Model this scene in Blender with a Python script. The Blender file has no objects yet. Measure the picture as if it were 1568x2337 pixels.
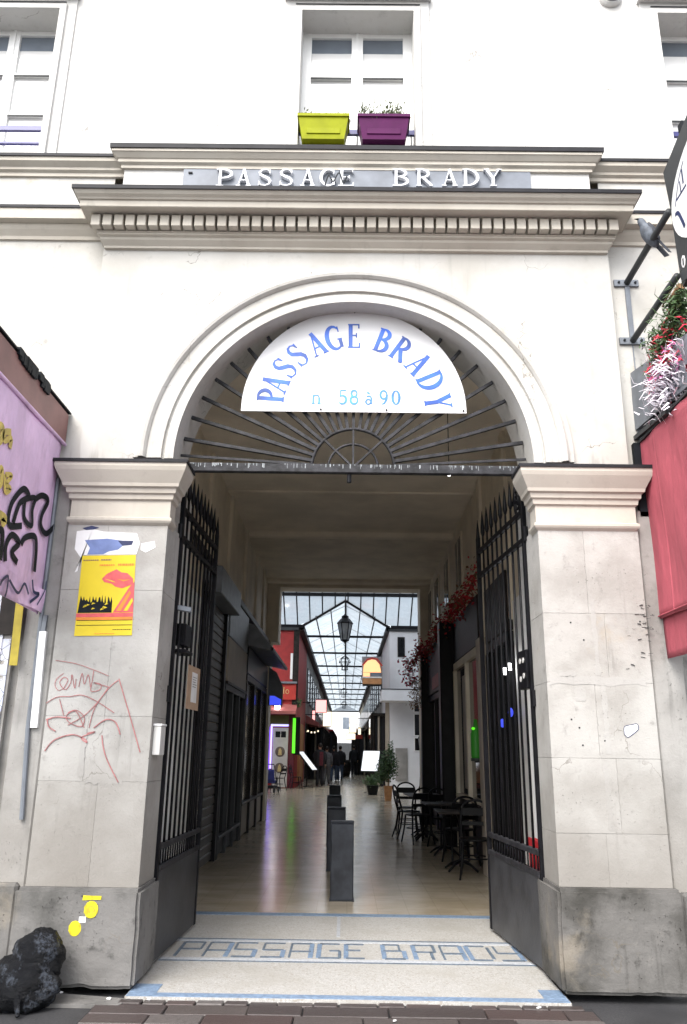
import bpy, bmesh, math, random
from mathutils import Vector, Matrix
random.seed(7)
R = math.radians
# ------------------------------------------------------------------ camera, sky, sun, exposure
scn = bpy.context.scene
COL = scn.collection
F, PITCH, ROLL, YAW = 1790.3, 0.29488, 0.01398, -0.006365
CAM = Vector((-0.0339, -5.7589, 1.5))
VW, VH = 1568.0, 2336.0
FWD = Vector((math.sin(YAW)*math.cos(PITCH), math.cos(YAW)*math.cos(PITCH), math.sin(PITCH)))
RT0 = Vector((math.cos(YAW), -math.sin(YAW), 0)); UP0 = RT0.cross(FWD)
RT = math.cos(ROLL)*RT0 + math.sin(ROLL)*UP0
UP = -math.sin(ROLL)*RT0 + math.cos(ROLL)*UP0
cd = bpy.data.cameras.new("camera"); cam = bpy.data.objects.new("camera", cd); COL.objects.link(cam)
m = Matrix((RT, UP, -FWD)).transposed().to_4x4(); m.translation = CAM
cam.matrix_world = m
cd.sensor_fit = 'VERTICAL'; cd.sensor_height = 36.0; cd.lens = F/VH*36.0
cd.clip_start = 0.05; cd.clip_end = 3000
scn.camera = cam

SUN_EL, SUN_AZ = R(50), R(205)       # azimuth clockwise from +y (the passage runs along +y)
w = bpy.data.worlds.new("World"); scn.world = w; w.use_nodes = True
nt = w.node_tree; bg = nt.nodes['Background']
sky = nt.nodes.new('ShaderNodeTexSky'); sky.sky_type = 'NISHITA'; sky.sun_disc = False
sky.sun_elevation = SUN_EL; sky.sun_rotation = SUN_AZ; sky.air_density = 1.0; sky.dust_density = 3.0; sky.ozone_density = 1.0
hs = nt.nodes.new('ShaderNodeHueSaturation'); hs.inputs['Saturation'].default_value = 0.32
nt.links.new(sky.outputs[0], hs.inputs['Color']); nt.links.new(hs.outputs[0], bg.inputs[0])
bg.inputs[1].default_value = 0.15
sl = bpy.data.lights.new("sun", 'SUN'); sl.energy = 1.2; sl.angle = R(35); sl.color = (1.0, 0.965, 0.91)
so = bpy.data.objects.new("sun", sl); COL.objects.link(so)
sd = Vector((math.sin(SUN_AZ)*math.cos(SUN_EL), math.cos(SUN_AZ)*math.cos(SUN_EL), math.sin(SUN_EL)))
so.rotation_euler = sd.to_track_quat('Z', 'Y').to_euler(); so.location = sd*30
scn.view_settings.view_transform = 'Standard'; scn.view_settings.look = 'None'
scn.view_settings.exposure = 1.55; scn.view_settings.gamma = 1.0
scn.render.engine = 'CYCLES'; scn.cycles.use_denoising = True
scn.cycles.max_bounces = 10; scn.cycles.diffuse_bounces = 6; scn.cycles.transparent_max_bounces = 16
scn.cycles.sample_clamp_indirect = 6.0

# pixel (in a 1568 x 2336 frame of the photograph) -> point on a plane of the place
def ray(px, py): return FWD + RT*((px-VW/2)/F) - UP*((py-VH/2)/F)
def aty(px, py, y): d = ray(px, py); return CAM + d*((y-CAM.y)/d.y)
def atx(px, py, x): d = ray(px, py); return CAM + d*((x-CAM.x)/d.x)
def atz(px, py, z=0.0): d = ray(px, py); return CAM + d*((z-CAM.z)/d.z)
def ZZ(x, y): return ((580+x/3.5636)*.9751, (1340+y/3.5636)*.9751)

# ------------------------------------------------------------------ materials
MATS = {}
def nodes(name):
    mt = bpy.data.materials.new(name); mt.use_nodes = True; MATS[name] = mt
    t = mt.node_tree; b = t.nodes['Principled BSDF']; return mt, t, b
def _mix(t, a, b, fac, blend='MIX'):
    n = t.nodes.new('ShaderNodeMix'); n.data_type = 'RGBA'; n.blend_type = blend
    for s, v in ((0, fac), (6, a), (7, b)):
        if hasattr(v, 'is_output'): t.links.new(v, n.inputs[s])
        elif s == 0: n.inputs[0].default_value = v
        else: n.inputs[s].default_value = (*v[:3], 1)
    return n.outputs[2]
def _ramp(t, src, a, b):
    n = t.nodes.new('ShaderNodeMapRange'); n.inputs[1].default_value = a; n.inputs[2].default_value = b
    n.interpolation_type = 'SMOOTHSTEP'; t.links.new(src, n.inputs[0]); return n.outputs[0]
def _noise(t, scale, detail=5, rough=.55, vec=None, stretch=None):
    n = t.nodes.new('ShaderNodeTexNoise'); n.inputs['Scale'].default_value = scale
    n.inputs['Detail'].default_value = detail; n.inputs['Roughness'].default_value = rough
    v = vec
    if v is None:
        g = t.nodes.new('ShaderNodeNewGeometry'); v = g.outputs['Position']
    if stretch:
        mp = t.nodes.new('ShaderNodeMapping'); mp.inputs['Scale'].default_value = stretch
        t.links.new(v, mp.inputs[0]); v = mp.outputs[0]
    t.links.new(v, n.inputs['Vector']); return n.outputs['Fac']
def _math(t, op, a, b):
    n = t.nodes.new('ShaderNodeMath'); n.operation = op
    for i, v in enumerate((a, b)):
        if hasattr(v, 'is_output'): t.links.new(v, n.inputs[i])
        else: n.inputs[i].default_value = v
    return n.outputs[0]
def _bump(t, b, h, strength, dist=.01):
    n = t.nodes.new('ShaderNodeBump'); n.inputs['Strength'].default_value = strength; n.inputs['Distance'].default_value = dist
    t.links.new(h, n.inputs['Height']); t.links.new(n.outputs[0], b.inputs['Normal'])
def plain(name, col, rough=.6, metal=0, var=.12, vs=6, bump=0, emit=None, es=0, coat=0, spec=None):
    mt, t, b = nodes(name)
    n = _noise(t, vs, 4)
    c2 = [max(0, c*(1-var)) for c in col]; c1 = [min(1, c*(1+var*.6)) for c in col]
    t.links.new(_mix(t, c2, c1, _ramp(t, n, .3, .7)), b.inputs['Base Color'])
    b.inputs['Roughness'].default_value = rough; b.inputs['Metallic'].default_value = metal
    b.inputs['Coat Weight'].default_value = coat
    if spec is not None: b.inputs['Specular IOR Level'].default_value = spec
    if bump: _bump(t, b, _noise(t, vs*6, 6, .6), bump)
    if emit: b.inputs['Emission Color'].default_value = (*emit, 1); b.inputs['Emission Strength'].default_value = es
    return mt
def stone(name, light, dark, grime=.5, pits=.5, rnd=.12, bump=.25, streak=.3, scale=1.0, z_dirt_shade=None, tan=0, drip=False):
    """weathered limestone: broad blotches, vertical runs, fine pits, per-block tone"""
    mt, t, b = nodes(name)
    oi = t.nodes.new('ShaderNodeObjectInfo')
    n1 = _noise(t, 1.7*scale, 6, .6); n2 = _noise(t, 9*scale, 6, .65); n3 = _noise(t, 60*scale, 3, .7)
    c = _mix(t, dark, light, _ramp(t, n1, .33, .62))
    c = _mix(t, c, [x*.62 for x in dark], _math(t, 'MULTIPLY', _ramp(t, n2, .56, .74), grime))
    st = _noise(t, 3.2, 5, .6, stretch=(3.2, 3.2, .32))
    c = _mix(t, c, [x*.6 for x in dark], _math(t, 'MULTIPLY', _ramp(t, st, .58, .75), streak))
    if tan:
        c = _mix(t, c, (.40, .34, .255), _math(t, 'MULTIPLY', _ramp(t, _noise(t, 1.15, 7, .68), .585, .72), tan))
        c = _mix(t, c, (.30, .285, .26), _math(t, 'MULTIPLY', _ramp(t, _noise(t, 4.3, 7, .72), .63, .72), tan*.7))
        ve = t.nodes.new('ShaderNodeTexVoronoi'); ve.feature = 'DISTANCE_TO_EDGE'; ve.inputs['Scale'].default_value = 1.4
        gp = t.nodes.new('ShaderNodeNewGeometry'); nz = t.nodes.new('ShaderNodeTexNoise'); nz.inputs['Scale'].default_value = 5; nz.inputs['Detail'].default_value = 5
        t.links.new(gp.outputs['Position'], nz.inputs['Vector']); va = t.nodes.new('ShaderNodeVectorMath'); va.operation = 'MULTIPLY_ADD'
        t.links.new(nz.outputs['Color'], va.inputs[0]); va.inputs[1].default_value = (.35, .35, .35); t.links.new(gp.outputs['Position'], va.inputs[2]); t.links.new(va.outputs[0], ve.inputs['Vector'])
        crk = _math(t, 'SUBTRACT', 1.0, _ramp(t, ve.outputs['Distance'], .0015, .006))
        c = _mix(t, c, (.14, .125, .105), _math(t, 'MULTIPLY', _math(t, 'MULTIPLY', crk, _ramp(t, _noise(t, 1.9, 3, .5), .54, .62)), .65))
    if drip:
        g0 = t.nodes.new('ShaderNodeNewGeometry'); s0 = t.nodes.new('ShaderNodeSeparateXYZ'); t.links.new(g0.outputs['Position'], s0.inputs[0])
        dn = _noise(t, 6, 5, .65, stretch=(3, 3, .25)); hz = _math(t, 'ADD', s0.outputs[2], _math(t, 'MULTIPLY', dn, -.75))
        c = _mix(t, (.36, .345, .32), c, _ramp(t, hz, 3.16, 3.34))
    pit = _ramp(t, n3, .635, .70)
    msk = _ramp(t, _noise(t, 3.1*scale, 4, .6), .48, .62)
    pm = _math(t, 'MULTIPLY', _math(t, 'MULTIPLY', pit, msk), pits)
    c = _mix(t, c, (.05, .045, .04), pm)
    if z_dirt_shade:
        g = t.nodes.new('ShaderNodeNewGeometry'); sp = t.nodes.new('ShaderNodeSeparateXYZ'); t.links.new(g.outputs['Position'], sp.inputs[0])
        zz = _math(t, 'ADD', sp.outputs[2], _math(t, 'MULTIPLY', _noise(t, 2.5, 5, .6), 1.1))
        c = _mix(t, (.23, .215, .195), c, _ramp(t, zz, z_dirt_shade[0], z_dirt_shade[1]))  # darker towards the ground: splashed dirt, plus street shade put into the colour
    bc = t.nodes.new('ShaderNodeBrightContrast'); t.links.new(c, bc.inputs[0])
    t.links.new(_math(t, 'MULTIPLY', _math(t, 'SUBTRACT', oi.outputs['Random'], .5), rnd), bc.inputs[1])
    t.links.new(bc.outputs[0], b.inputs['Base Color'])
    b.inputs['Roughness'].default_value = .85; b.inputs['Specular IOR Level'].default_value = .25
    h = _math(t, 'SUBTRACT', _math(t, 'ADD', _math(t, 'MULTIPLY', n2, .6), _math(t, 'MULTIPLY', n3, .25)), pm)
    _bump(t, b, h, bump, .012)
    return mt
def emis(name, col, s):
    mt, t, b = nodes(name); b.inputs['Base Color'].default_value = (*[c*.6 for c in col], 1)
    b.inputs['Emission Color'].default_value = (*col, 1); b.inputs['Emission Strength'].default_value = s; return mt

M = MATS
stone('limewash', (0.592, 0.585, 0.567), (0.548, 0.537, 0.513), .2, .15, .0, .15, .35, tan=.5)
stone('limestone', (0.522, 0.512, 0.487), (0.452, 0.435, 0.400), .3, .35, .02, .2, .3, tan=.9, drip=True)
stone('moulding', (0.522, 0.487, 0.426), (0.461, 0.422, 0.365), .25, .15, .03, .15, .2)
stone('block', (0.435, 0.425, 0.405), (0.313, 0.301, 0.280), .6, 1.0, .035, .6, .5, z_dirt_shade=(.9, 2.5), tan=.6)
stone('mortar', (0.409, 0.398, 0.378), (0.322, 0.310, 0.291), .3, .4, .0, .3, .2, z_dirt_shade=(.7, 1.9))
stone('plinth', (0.157, 0.151, 0.144), (0.065, 0.063, 0.058), .7, 1.0, .04, .9, .5, tan=.3)
stone('old_wall', (0.331, 0.320, 0.304), (0.217, 0.209, 0.196), .6, 1.0, .06, .6, .45, z_dirt_shade=(.9, 2.2))
stone('smear', (0.413, 0.404, 0.387), (0.348, 0.338, 0.320), .5, .5, .0, .5, .3, z_dirt_shade=(.9, 2.5))
plain('zinc', (.020, .020, .024), .55, 0, .3, 5, spec=.2)
plain('iron', (.007, .007, .009), .42, 0, .4, 9, .1, spec=.16)
plain('iron_worn', (.026, .026, .03), .5, 0, .6, 14, .25, spec=.25)
plain('bollard_grey', (0.035, 0.039, 0.048), .5, 0, .4, 5, .08, spec=.25)
plain('white_paint', (.80, .80, .79), .45, 0, .05, 4)
plain('pane_dark', (.16, .185, .22), .12, 0, .2, 2)
plain('curtain_pane', (0.644, 0.644, 0.639), .25, 0, .04, 3, coat=.6)
plain('blue_rail', (.03, .03, .16), .4)
plain('lime_pot', (0.261, 0.283, 0.003), .55, 0, .1, 8, spec=.12)
plain('purple_pot', (0.074, 0.005, 0.061), .55, 0, .12, 8, spec=.12)
plain('herb_leaf', (.16, .19, .09), .6, 0, .4, 30)
plain('shrub_leaf', (.05, .10, .03), .55, 0, .45, 25)
plain('board_grey', (0.165, 0.183, 0.217), .55, 0, .25, 3)
plain('letter_white', (0.713, 0.722, 0.748), .5, 0, .08, 10)
plain('sign_white', (0.626, 0.626, 0.635), .35, 0, .02, 3)
plain('sign_blue', (.02, .11, .55), .4, 0, .55, 5)
plain('sign_lightblue', (.05, .24, .60), .4, 0, .4, 8)
plain('brown_metal', (0.235, 0.113, 0.104), .5, 0, .2, 4)
plain('mauve_cloth', (.80, .58, .82), .75, 0, .14, 3)
plain('red_cloth', (0.392, 0.078, 0.104), .8, 0, .10, 3)
plain('ink_black', (.010, .013, .017), .6, 0, .3, 9, spec=.15)
plain('ink_yellow', (.62, .48, .12), .6, 0, .3, 9)
plain('ink_navy', (.02, .03, .10), .5, 0, .3, 9)
plain('ink_red', (.40, .16, .16), .7, 0, .35, 12)
plain('poster_yellow', (0.696, 0.539, 0.013), .45, 0, .06, 5)
plain('poster_pink', (.68, .10, .11), .5, 0, .2, 14)
plain('poster_orange', (.78, .25, .03), .5, 0, .15, 9)
plain('sticker_yellow', (.60, .50, .01), .6, 0, .35, 24)
plain('paper_white', (.80, .80, .80), .6, 0, .07, 8)
plain('paper_blue', (.16, .22, .45), .6, 0, .2, 8)
plain('cardboard', (.42, .29, .20), .8, 0, .1, 12)
plain('yellow_strap', (.42, .33, .03), .6, 0, .2, 8)
plain('plastic_grey', (.60, .59, .57), .5, 0, .05, 5)
plain('steel_grey', (0.174, 0.191, 0.217), .45, .2, .2, 6)
plain('dark_grey_metal', (0.044, 0.047, 0.050), .5, 0, .15, 4, spec=.2)
plain('black_paint', (.007, .007, .008), .42, 0, .3, 6, spec=.15)
plain('dark_wood', (.020, .016, .014), .5, 0, .4, 8, spec=.18)
plain('cream_paint', (.70, .63, .51), .7, 0, .12, 2.2, .05)
plain('ceiling_paint', (.80, .725, .61), .8, 0, .14, 1.2, .04)
plain('beige_panel', (.36, .31, .25), .6, 0, .12, 3)
plain('shop_glass', (.012, .012, .013), .05, 0, .5, 1.2, spec=.35)
plain('glass_beige', (.20, .185, .16), .12, 0, .45, 1.1)
plain('red_wall', (.30, .018, .018), .65, 0, .2, 3)
plain('red_bright', (.42, .03, .02), .55, 0, .1, 5)
plain('pink_awning', (.35, .10, .09), .7, 0, .15, 5)
plain('white_wall', (.68, .68, .70), .8, 0, .06, 1.5, .05)
plain('grey_wall', (.30, .285, .27), .85, 0, .35, .9, .2)
plain('brown_wall', (.14, .105, .085), .8, 0, .4, 1.0, .2)
plain('door_cream', (.52, .49, .45), .55, 0, .08, 4)
plain('gold', (.55, .42, .18), .5, 0, .2, 14)
plain('terracotta', (.46, .22, .09), .75, 0, .15, 10)
plain('jean', (.06, .09, .15), .8, 0, .3, 18)
plain('dark_cloth', (.012, .012, .016), .85, 0, .3, 14)
plain('maroon_cloth', (.10, .012, .022), .85, 0, .25, 14)
plain('grey_cloth', (.13, .13, .14), .85, 0, .25, 14)
plain('skin', (.38, .22, .15), .55, 0, .1, 10)
plain('hair', (.015, .011, .009), .6, 0, .4, 30)
plain('van_white', (.75, .77, .80), .3, 0, .04, 2)
plain('van_glass', (.10, .14, .20), .1, 0, .2, 2)
plain('rubber', (.02, .02, .02), .8)
plain('blue_cloth', (.03, .04, .20), .7, 0, .2, 6)
plain('red_plastic', (.48, .02, .025), .4, 0, .12, 5)
plain('garland_red', (.42, .02, .03), .6, 0, .5, 25)
plain('petal_red', (.55, .015, .05), .6, 0, .35, 40)
plain('petal_white', (.78, .74, .80), .6, 0, .12, 40)
plain('petal_pink', (.72, .25, .50), .6, 0, .3, 40)
plain('twig', (.22, .12, .06), .8, 0, .3, 20)
plain('pigeon_grey', (.10, .115, .14), .7, 0, .4, 20)
plain('pigeon_dark', (.03, .034, .045), .7, 0, .3, 20)
plain('lantern_glass', (.30, .32, .33), .15, 0, .3, 5)
plain('tar', (.022, .022, .024), .8, 0, .4, 12, .4)
plain('mosaic_blue', (0.174, 0.244, 0.348), .5, 0, .25, 40)
plain('mosaic_pale', (0.435, 0.452, 0.479), .5, 0, .2, 60)
plain('mosaic_dark', (0.113, 0.148, 0.191), .5, 0, .3, 40)
emis('neon_violet', (.42, .40, 1.0), .7); emis('neon_deep', (.14, .03, .75), 1.0); emis('neon_green', (.14, .95, .03), .32)
emis('lamp_warm', (1.0, .84, .60), .62); emis('lamp_pink', (1.0, .42, .40), .62); emis('lamp_orange', (1.0, .44, .20), .55)
emis('lamp_white', (1, 1, 1), 7.0); emis('lamp_blue', (.05, .08, .8), .4); emis('glow_green', (.02, .16, .012), .10)
emis('menu_light', (.92, .95, 1.0), .3)

def special():
    # fan-shaped wet sheen: passage floor
    mt, t, b = nodes('passage_floor')
    n = _noise(t, 2.0, 6, .6, stretch=(.7, 1.2, 1)); n2 = _noise(t, 9, 6, .68, stretch=(.8, 1.5, 1))
    c = _mix(t, (.40, .335, .24), (.50, .44, .345), _ramp(t, n, .35, .65))
    c = _mix(t, c, (.22, .19, .155), _math(t, 'MULTIPLY', _ramp(t, n2, .55, .75), .5))
    br = t.nodes.new('ShaderNodeTexBrick'); g = t.nodes.new('ShaderNodeNewGeometry'); t.links.new(g.outputs['Position'], br.inputs['Vector'])
    br.inputs['Scale'].default_value = 1.0; br.inputs['Brick Width'].default_value = .30; br.inputs['Row Height'].default_value = .30; br.offset = 0.0
    br.inputs['Mortar Size'].default_value = .005; br.inputs['Color1'].default_value = (1, 1, 1, 1); br.inputs['Color2'].default_value = (.93, .925, .92, 1); br.inputs['Mortar'].default_value = (.84, .82, .79, 1)
    t.links.new(_mix(t, c, br.outputs[0], 1.0, 'MULTIPLY'), b.inputs['Base Color'])
    t.links.new(_math(t, 'ADD', _math(t, 'MULTIPLY', n2, .22), .07), b.inputs['Roughness'])
    _bump(t, b, _noise(t, 5, 4, .6, stretch=(.4, 4, 1)), .12, .02)
    # mosaic threshold: tiny tesserae
    mt, t, b = nodes('mosaic')
    g = t.nodes.new('ShaderNodeNewGeometry')
    vo = t.nodes.new('ShaderNodeTexVoronoi'); vo.inputs['Scale'].default_value = 85; t.links.new(g.outputs['Position'], vo.inputs['Vector'])
    ve = t.nodes.new('ShaderNodeTexVoronoi'); ve.feature = 'DISTANCE_TO_EDGE'; ve.inputs['Scale'].default_value = 85; t.links.new(g.outputs['Position'], ve.inputs['Vector'])
    sx = t.nodes.new('ShaderNodeSeparateColor'); t.links.new(vo.outputs['Color'], sx.inputs[0])
    c = _mix(t, (.38, .371, .35), (.50, .492, .472), sx.outputs[0])
    c = _mix(t, c, (.33, .30, .26), _ramp(t, sx.outputs[1], .86, .9))
    c = _mix(t, (.30, .285, .265), c, _ramp(t, ve.outputs['Distance'], .01, .09))
    c = _mix(t, c, (.34, .32, .285), _math(t, 'MULTIPLY', _ramp(t, _noise(t, 1.6, 6, .65), .45, .7), .75))
    sp = _noise(t, 26, 5, .7, stretch=(.7, 1.6, 1)); c = _mix(t, c, (.06, .055, .05), _math(t, 'MULTIPLY', _ramp(t, sp, .665, .72), .8))
    t.links.new(c, b.inputs['Base Color']); b.inputs['Roughness'].default_value = .5
    _bump(t, b, ve.outputs['Distance'], .15, .004)
    # pavers
    mt, t, b = nodes('paver'); oi = t.nodes.new('ShaderNodeObjectInfo')
    r = t.nodes.new('ShaderNodeValToRGB'); r.color_ramp.interpolation = 'CONSTANT'
    e = r.color_ramp.elements; e[0].color = (.046, .036, .034, 1); e[1].position = .3; e[1].color = (.058, .040, .037, 1)
    for p_, c_ in ((.5, (.07, .058, .054, 1)), (.68, (.10, .088, .084, 1)), (.82, (.055, .042, .04, 1)), (.95, (.14, .13, .125, 1))):
        x = e.new(p_); x.color = c_
    t.links.new(oi.outputs['Random'], r.inputs[0])
    n = _noise(t, 30, 6, .7); c = _mix(t, r.outputs[0], (.05, .045, .04), _math(t, 'MULTIPLY', _ramp(t, n, .5, .75), .7))
    c = _mix(t, c, (.15, .135, .125), _math(t, 'MULTIPLY', _ramp(t, _noise(t, 8, 6, .7, stretch=(.6, 2, 1)), .6, .8), .5))
    t.links.new(c, b.inputs['Base Color']); b.inputs['Roughness'].default_value = .45; _bump(t, b, n, .5, .01)
    mt, t, b = nodes('asphalt'); n = _noise(t, 70, 5, .7); n1 = _noise(t, 1.5, 5, .6)
    c = _mix(t, (.028, .028, .03), (.06, .06, .063), _ramp(t, n, .3, .75)); c = _mix(t, c, (.025, .025, .027), _ramp(t, n1, .45, .7))
    t.links.new(c, b.inputs['Base Color']); b.inputs['Roughness'].default_value = .55; _bump(t, b, n, .5, .008)
    # wired roof glass: half clear, half dirty frosted
    mt, t, b = nodes('roof_glass'); t.nodes.remove(b); out = t.nodes['Material Output']
    oi = t.nodes.new('ShaderNodeObjectInfo')
    tr = t.nodes.new('ShaderNodeBsdfTransparent'); tl = t.nodes.new('ShaderNodeBsdfTranslucent'); df = t.nodes.new('ShaderNodeBsdfDiffuse'); gl = t.nodes.new('ShaderNodeBsdfGlossy')
    tr.inputs[0].default_value = (.80, .86, .90, 1); tl.inputs[0].default_value = (.70, .73, .75, 1); df.inputs[0].default_value = (.25, .25, .24, 1); gl.inputs['Roughness'].default_value = .08
    a = t.nodes.new('ShaderNodeMixShader'); b2 = t.nodes.new('ShaderNodeMixShader'); c3 = t.nodes.new('ShaderNodeMixShader')
    d = _ramp(t, _noise(t, .9, 6, .65), .35, .75)
    fac = _math(t, 'ADD', _math(t, 'MULTIPLY', d, .35), _math(t, 'MULTIPLY', oi.outputs['Random'], .25))
    t.links.new(_math(t, 'ADD', fac, .32), a.inputs[0]); t.links.new(tr.outputs[0], a.inputs[1]); t.links.new(tl.outputs[0], a.inputs[2])
    b2.inputs[0].default_value = .20; t.links.new(a.outputs[0], b2.inputs[1]); t.links.new(df.outputs[0], b2.inputs[2])
    c3.inputs[0].default_value = .04; t.links.new(b2.outputs[0], c3.inputs[1]); t.links.new(gl.outputs[0], c3.inputs[2])
    t.links.new(c3.outputs[0], out.inputs[0])
    # black rubbish-bag plastic
    mt, t, b = nodes('bag_plastic'); b.inputs['Roughness'].default_value = .2; b.inputs['Specular IOR Level'].default_value = .22
    n = _noise(t, 16, 9, .72); n2 = _noise(t, 48, 4, .6); _bump(t, b, _math(t, 'ADD', n, _math(t, 'MULTIPLY', n2, .35)), 1.0, .03)
    t.links.new(_mix(t, (.003, .0035, .005), (.045, .052, .066), _math(t, 'MULTIPLY', _ramp(t, _noise(t, 7, 4, .6), .5, .58), _ramp(t, _noise(t, 45, 5, .8), .42, .58))), b.inputs['Base Color'])
    # torn layers of white/blue paper with black cracks
    mt, t, b = nodes('torn_paper'); g = t.nodes.new('ShaderNodeNewGeometry')
    ve = t.nodes.new('ShaderNodeTexVoronoi'); ve.feature = 'DISTANCE_TO_EDGE'; ve.inputs['Scale'].default_value = 9
    mp = t.nodes.new('ShaderNodeMapping'); mp.inputs['Scale'].default_value = (1, 1, 1); t.links.new(g.outputs['Position'], mp.inputs[0]); t.links.new(mp.outputs[0], ve.inputs['Vector'])
    c = _mix(t, (.50, .54, .66), (.66, .68, .74), _ramp(t, _noise(t, 5, 4), .4, .6)); c = _mix(t, c, (.34, .32, .29), _ramp(t, _noise(t, 3.2, 5, .7), .56, .6))
    c = _mix(t, (.03, .03, .04), c, _ramp(t, ve.outputs['Distance'], .004, .022)); t.links.new(c, b.inputs['Base Color']); b.inputs['Roughness'].default_value = .75
special()
for nm in ('red_cloth', 'mauve_cloth'):
    t = M[nm].node_tree; b = t.nodes['Principled BSDF']; src = b.inputs['Base Color'].links[0].from_socket
    c = _mix(t, src, [x*.55 for x in ((.45, .09, .12) if nm == 'red_cloth' else (.75, .54, .78))], _math(t, 'MULTIPLY', _ramp(t, _noise(t, 3.5, 7, .7, stretch=(2, 2, .5)), .5, .75), .55))
    t.links.new(c, b.inputs['Base Color']); _bump(t, b, _math(t, 'ADD', _noise(t, 2.2, 3, .5, stretch=(1, 2.5, .8)), _math(t, 'MULTIPLY', _noise(t, 320, 2, .5), .05)), .55, .06)

# ------------------------------------------------------------------ mesh helpers
class MB:
    def __init__(s): s.v = []; s.f = []
    def add(s, v, f):
        o = len(s.v); s.v += [tuple(p) for p in v]; s.f += [tuple(i+o for i in q) for q in f]; return s
    def box(s, x0, x1, y0, y1, z0, z1, mtx=None):
        v = [Vector((x, y, z)) for z in (z0, z1) for y in (y0, y1) for x in (x0, x1)]
        if mtx: v = [mtx @ p for p in v]
        return s.add(v, [(0, 2, 3, 1), (4, 5, 7, 6), (0, 1, 5, 4), (2, 6, 7, 3), (0, 4, 6, 2), (1, 3, 7, 5)])
    def beam(s, a, b, w, h, up=(0, 0, 1)):
        a, b = Vector(a), Vector(b); d = (b-a).normalized(); sx = d.cross(Vector(up))
        sx = sx.normalized() if sx.length > 1e-5 else Vector((1, 0, 0)); u = sx.cross(d)
        v = []
        for p in (a, b):
            for i, j in ((-1, -1), (1, -1), (1, 1), (-1, 1)): v.append(p + sx*(i*w/2) + u*(j*h/2))
        return s.add(v, [(0, 1, 2, 3), (7, 6, 5, 4), (0, 4, 5, 1), (1, 5, 6, 2), (2, 6, 7, 3), (3, 7, 4, 0)])
    def tube(s, pts, r, n=8, cap=True):
        pts = [Vector(p) for p in pts]; rs = r if isinstance(r, (list, tuple)) else [r]*len(pts)
        v = []; f = []; k = len(pts); prev = None
        for i, p in enumerate(pts):
            d = (pts[min(i+1, k-1)]-pts[max(i-1, 0)]).normalized()
            if prev is None: a = d.orthogonal().normalized()
            else:
                a = prev - d*prev.dot(d); a = a.normalized() if a.length > 1e-6 else d.orthogonal().normalized()
            prev = a; b = d.cross(a)
            v += [p + (a*math.cos(2*math.pi*j/n) + b*math.sin(2*math.pi*j/n))*rs[i] for j in range(n)]
        for i in range(k-1):
            for j in range(n): f.append((i*n+j, i*n+(j+1) % n, (i+1)*n+(j+1) % n, (i+1)*n+j))
        if cap: f.append(tuple(range(n))[::-1]); f.append(tuple(range((k-1)*n, k*n)))
        return s.add(v, f)
    def prism(s, poly, vec):
        poly = [Vector(p) for p in poly]; vec = Vector(vec); n = len(poly)
        return s.add(poly + [p+vec for p in poly], [tuple(range(n)), tuple(range(2*n-1, n-1, -1))] + [(i, i+n, (i+1) % n+n, (i+1) % n) for i in range(n)])
    def lathe(s, prof, n=16, o=(0, 0, 0), cap=True):
        o = Vector(o); v = []; f = []; k = len(prof)
        for r, z in prof: v += [o+Vector((r*math.cos(2*math.pi*j/n), r*math.sin(2*math.pi*j/n), z)) for j in range(n)]
        for i in range(k-1):
            for j in range(n): f.append((i*n+j, i*n+(j+1) % n, (i+1)*n+(j+1) % n, (i+1)*n+j))
        if cap: f.append(tuple(range(n))[::-1]); f.append(tuple(range((k-1)*n, k*n)))
        return s.add(v, f)
    def grid(s, fn, nu, nv):
        v = [fn(i/nu, j/nv) for j in range(nv+1) for i in range(nu+1)]
        return s.add(v, [(j*(nu+1)+i, j*(nu+1)+i+1, (j+1)*(nu+1)+i+1, (j+1)*(nu+1)+i) for j in range(nv) for i in range(nu)])
    def ell(s, c, r, n=12, k=8, mtx=None):
        c = Vector(c); v = []; f = []
        for i in range(k+1):
            a = math.pi*i/k
            for j in range(n):
                p = Vector((r[0]*math.sin(a)*math.cos(2*math.pi*j/n), r[1]*math.sin(a)*math.sin(2*math.pi*j/n), r[2]*math.cos(a)))
                if mtx: p = mtx @ p
                v.append(c+p)
        for i in range(k):
            for j in range(n): f.append((i*n+j, (i+1)*n+j, (i+1)*n+(j+1) % n, i*n+(j+1) % n))
        return s.add(v, f)
    def mesh(s, name, smooth=False, bevel=0, merge=True):
        me = bpy.data.meshes.new(name); me.from_pydata([tuple(p) for p in s.v], [], s.f)
        bm = bmesh.new(); bm.from_mesh(me)
        if merge: bmesh.ops.remove_doubles(bm, verts=bm.verts, dist=1e-5)
        bmesh.ops.recalc_face_normals(bm, faces=bm.faces)
        if bevel:
            es = [e for e in bm.edges if len(e.link_faces) == 2 and e.calc_face_angle(0) > .6]
            bmesh.ops.bevel(bm, geom=es, offset=bevel, segments=1, affect='EDGES', profile=.5)
        bm.to_mesh(me); bm.free()
        if smooth:
            for p in me.polygons: p.use_smooth = True
        return me
    def build(s, name, mat, parent=None, smooth=False, bevel=0, merge=True, **tags):
        return obj(name, s.mesh(name, smooth, bevel, merge), mat, parent, **tags)
def obj(name, me, mat, parent=None, label=None, cat=None, group=None, kind=None):
    if mat is not None and not me.materials: me.materials.append(M[mat] if isinstance(mat, str) else mat)
    o = bpy.data.objects.new(name, me); COL.objects.link(o)
    if parent: o.parent = parent
    return tag(o, label, cat, group, kind)
def tag(o, label=None, cat=None, group=None, kind=None):
    if label: o['label'] = label
    if cat: o['category'] = cat
    if group: o['group'] = group
    if kind: o['kind'] = kind
    return o
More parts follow.
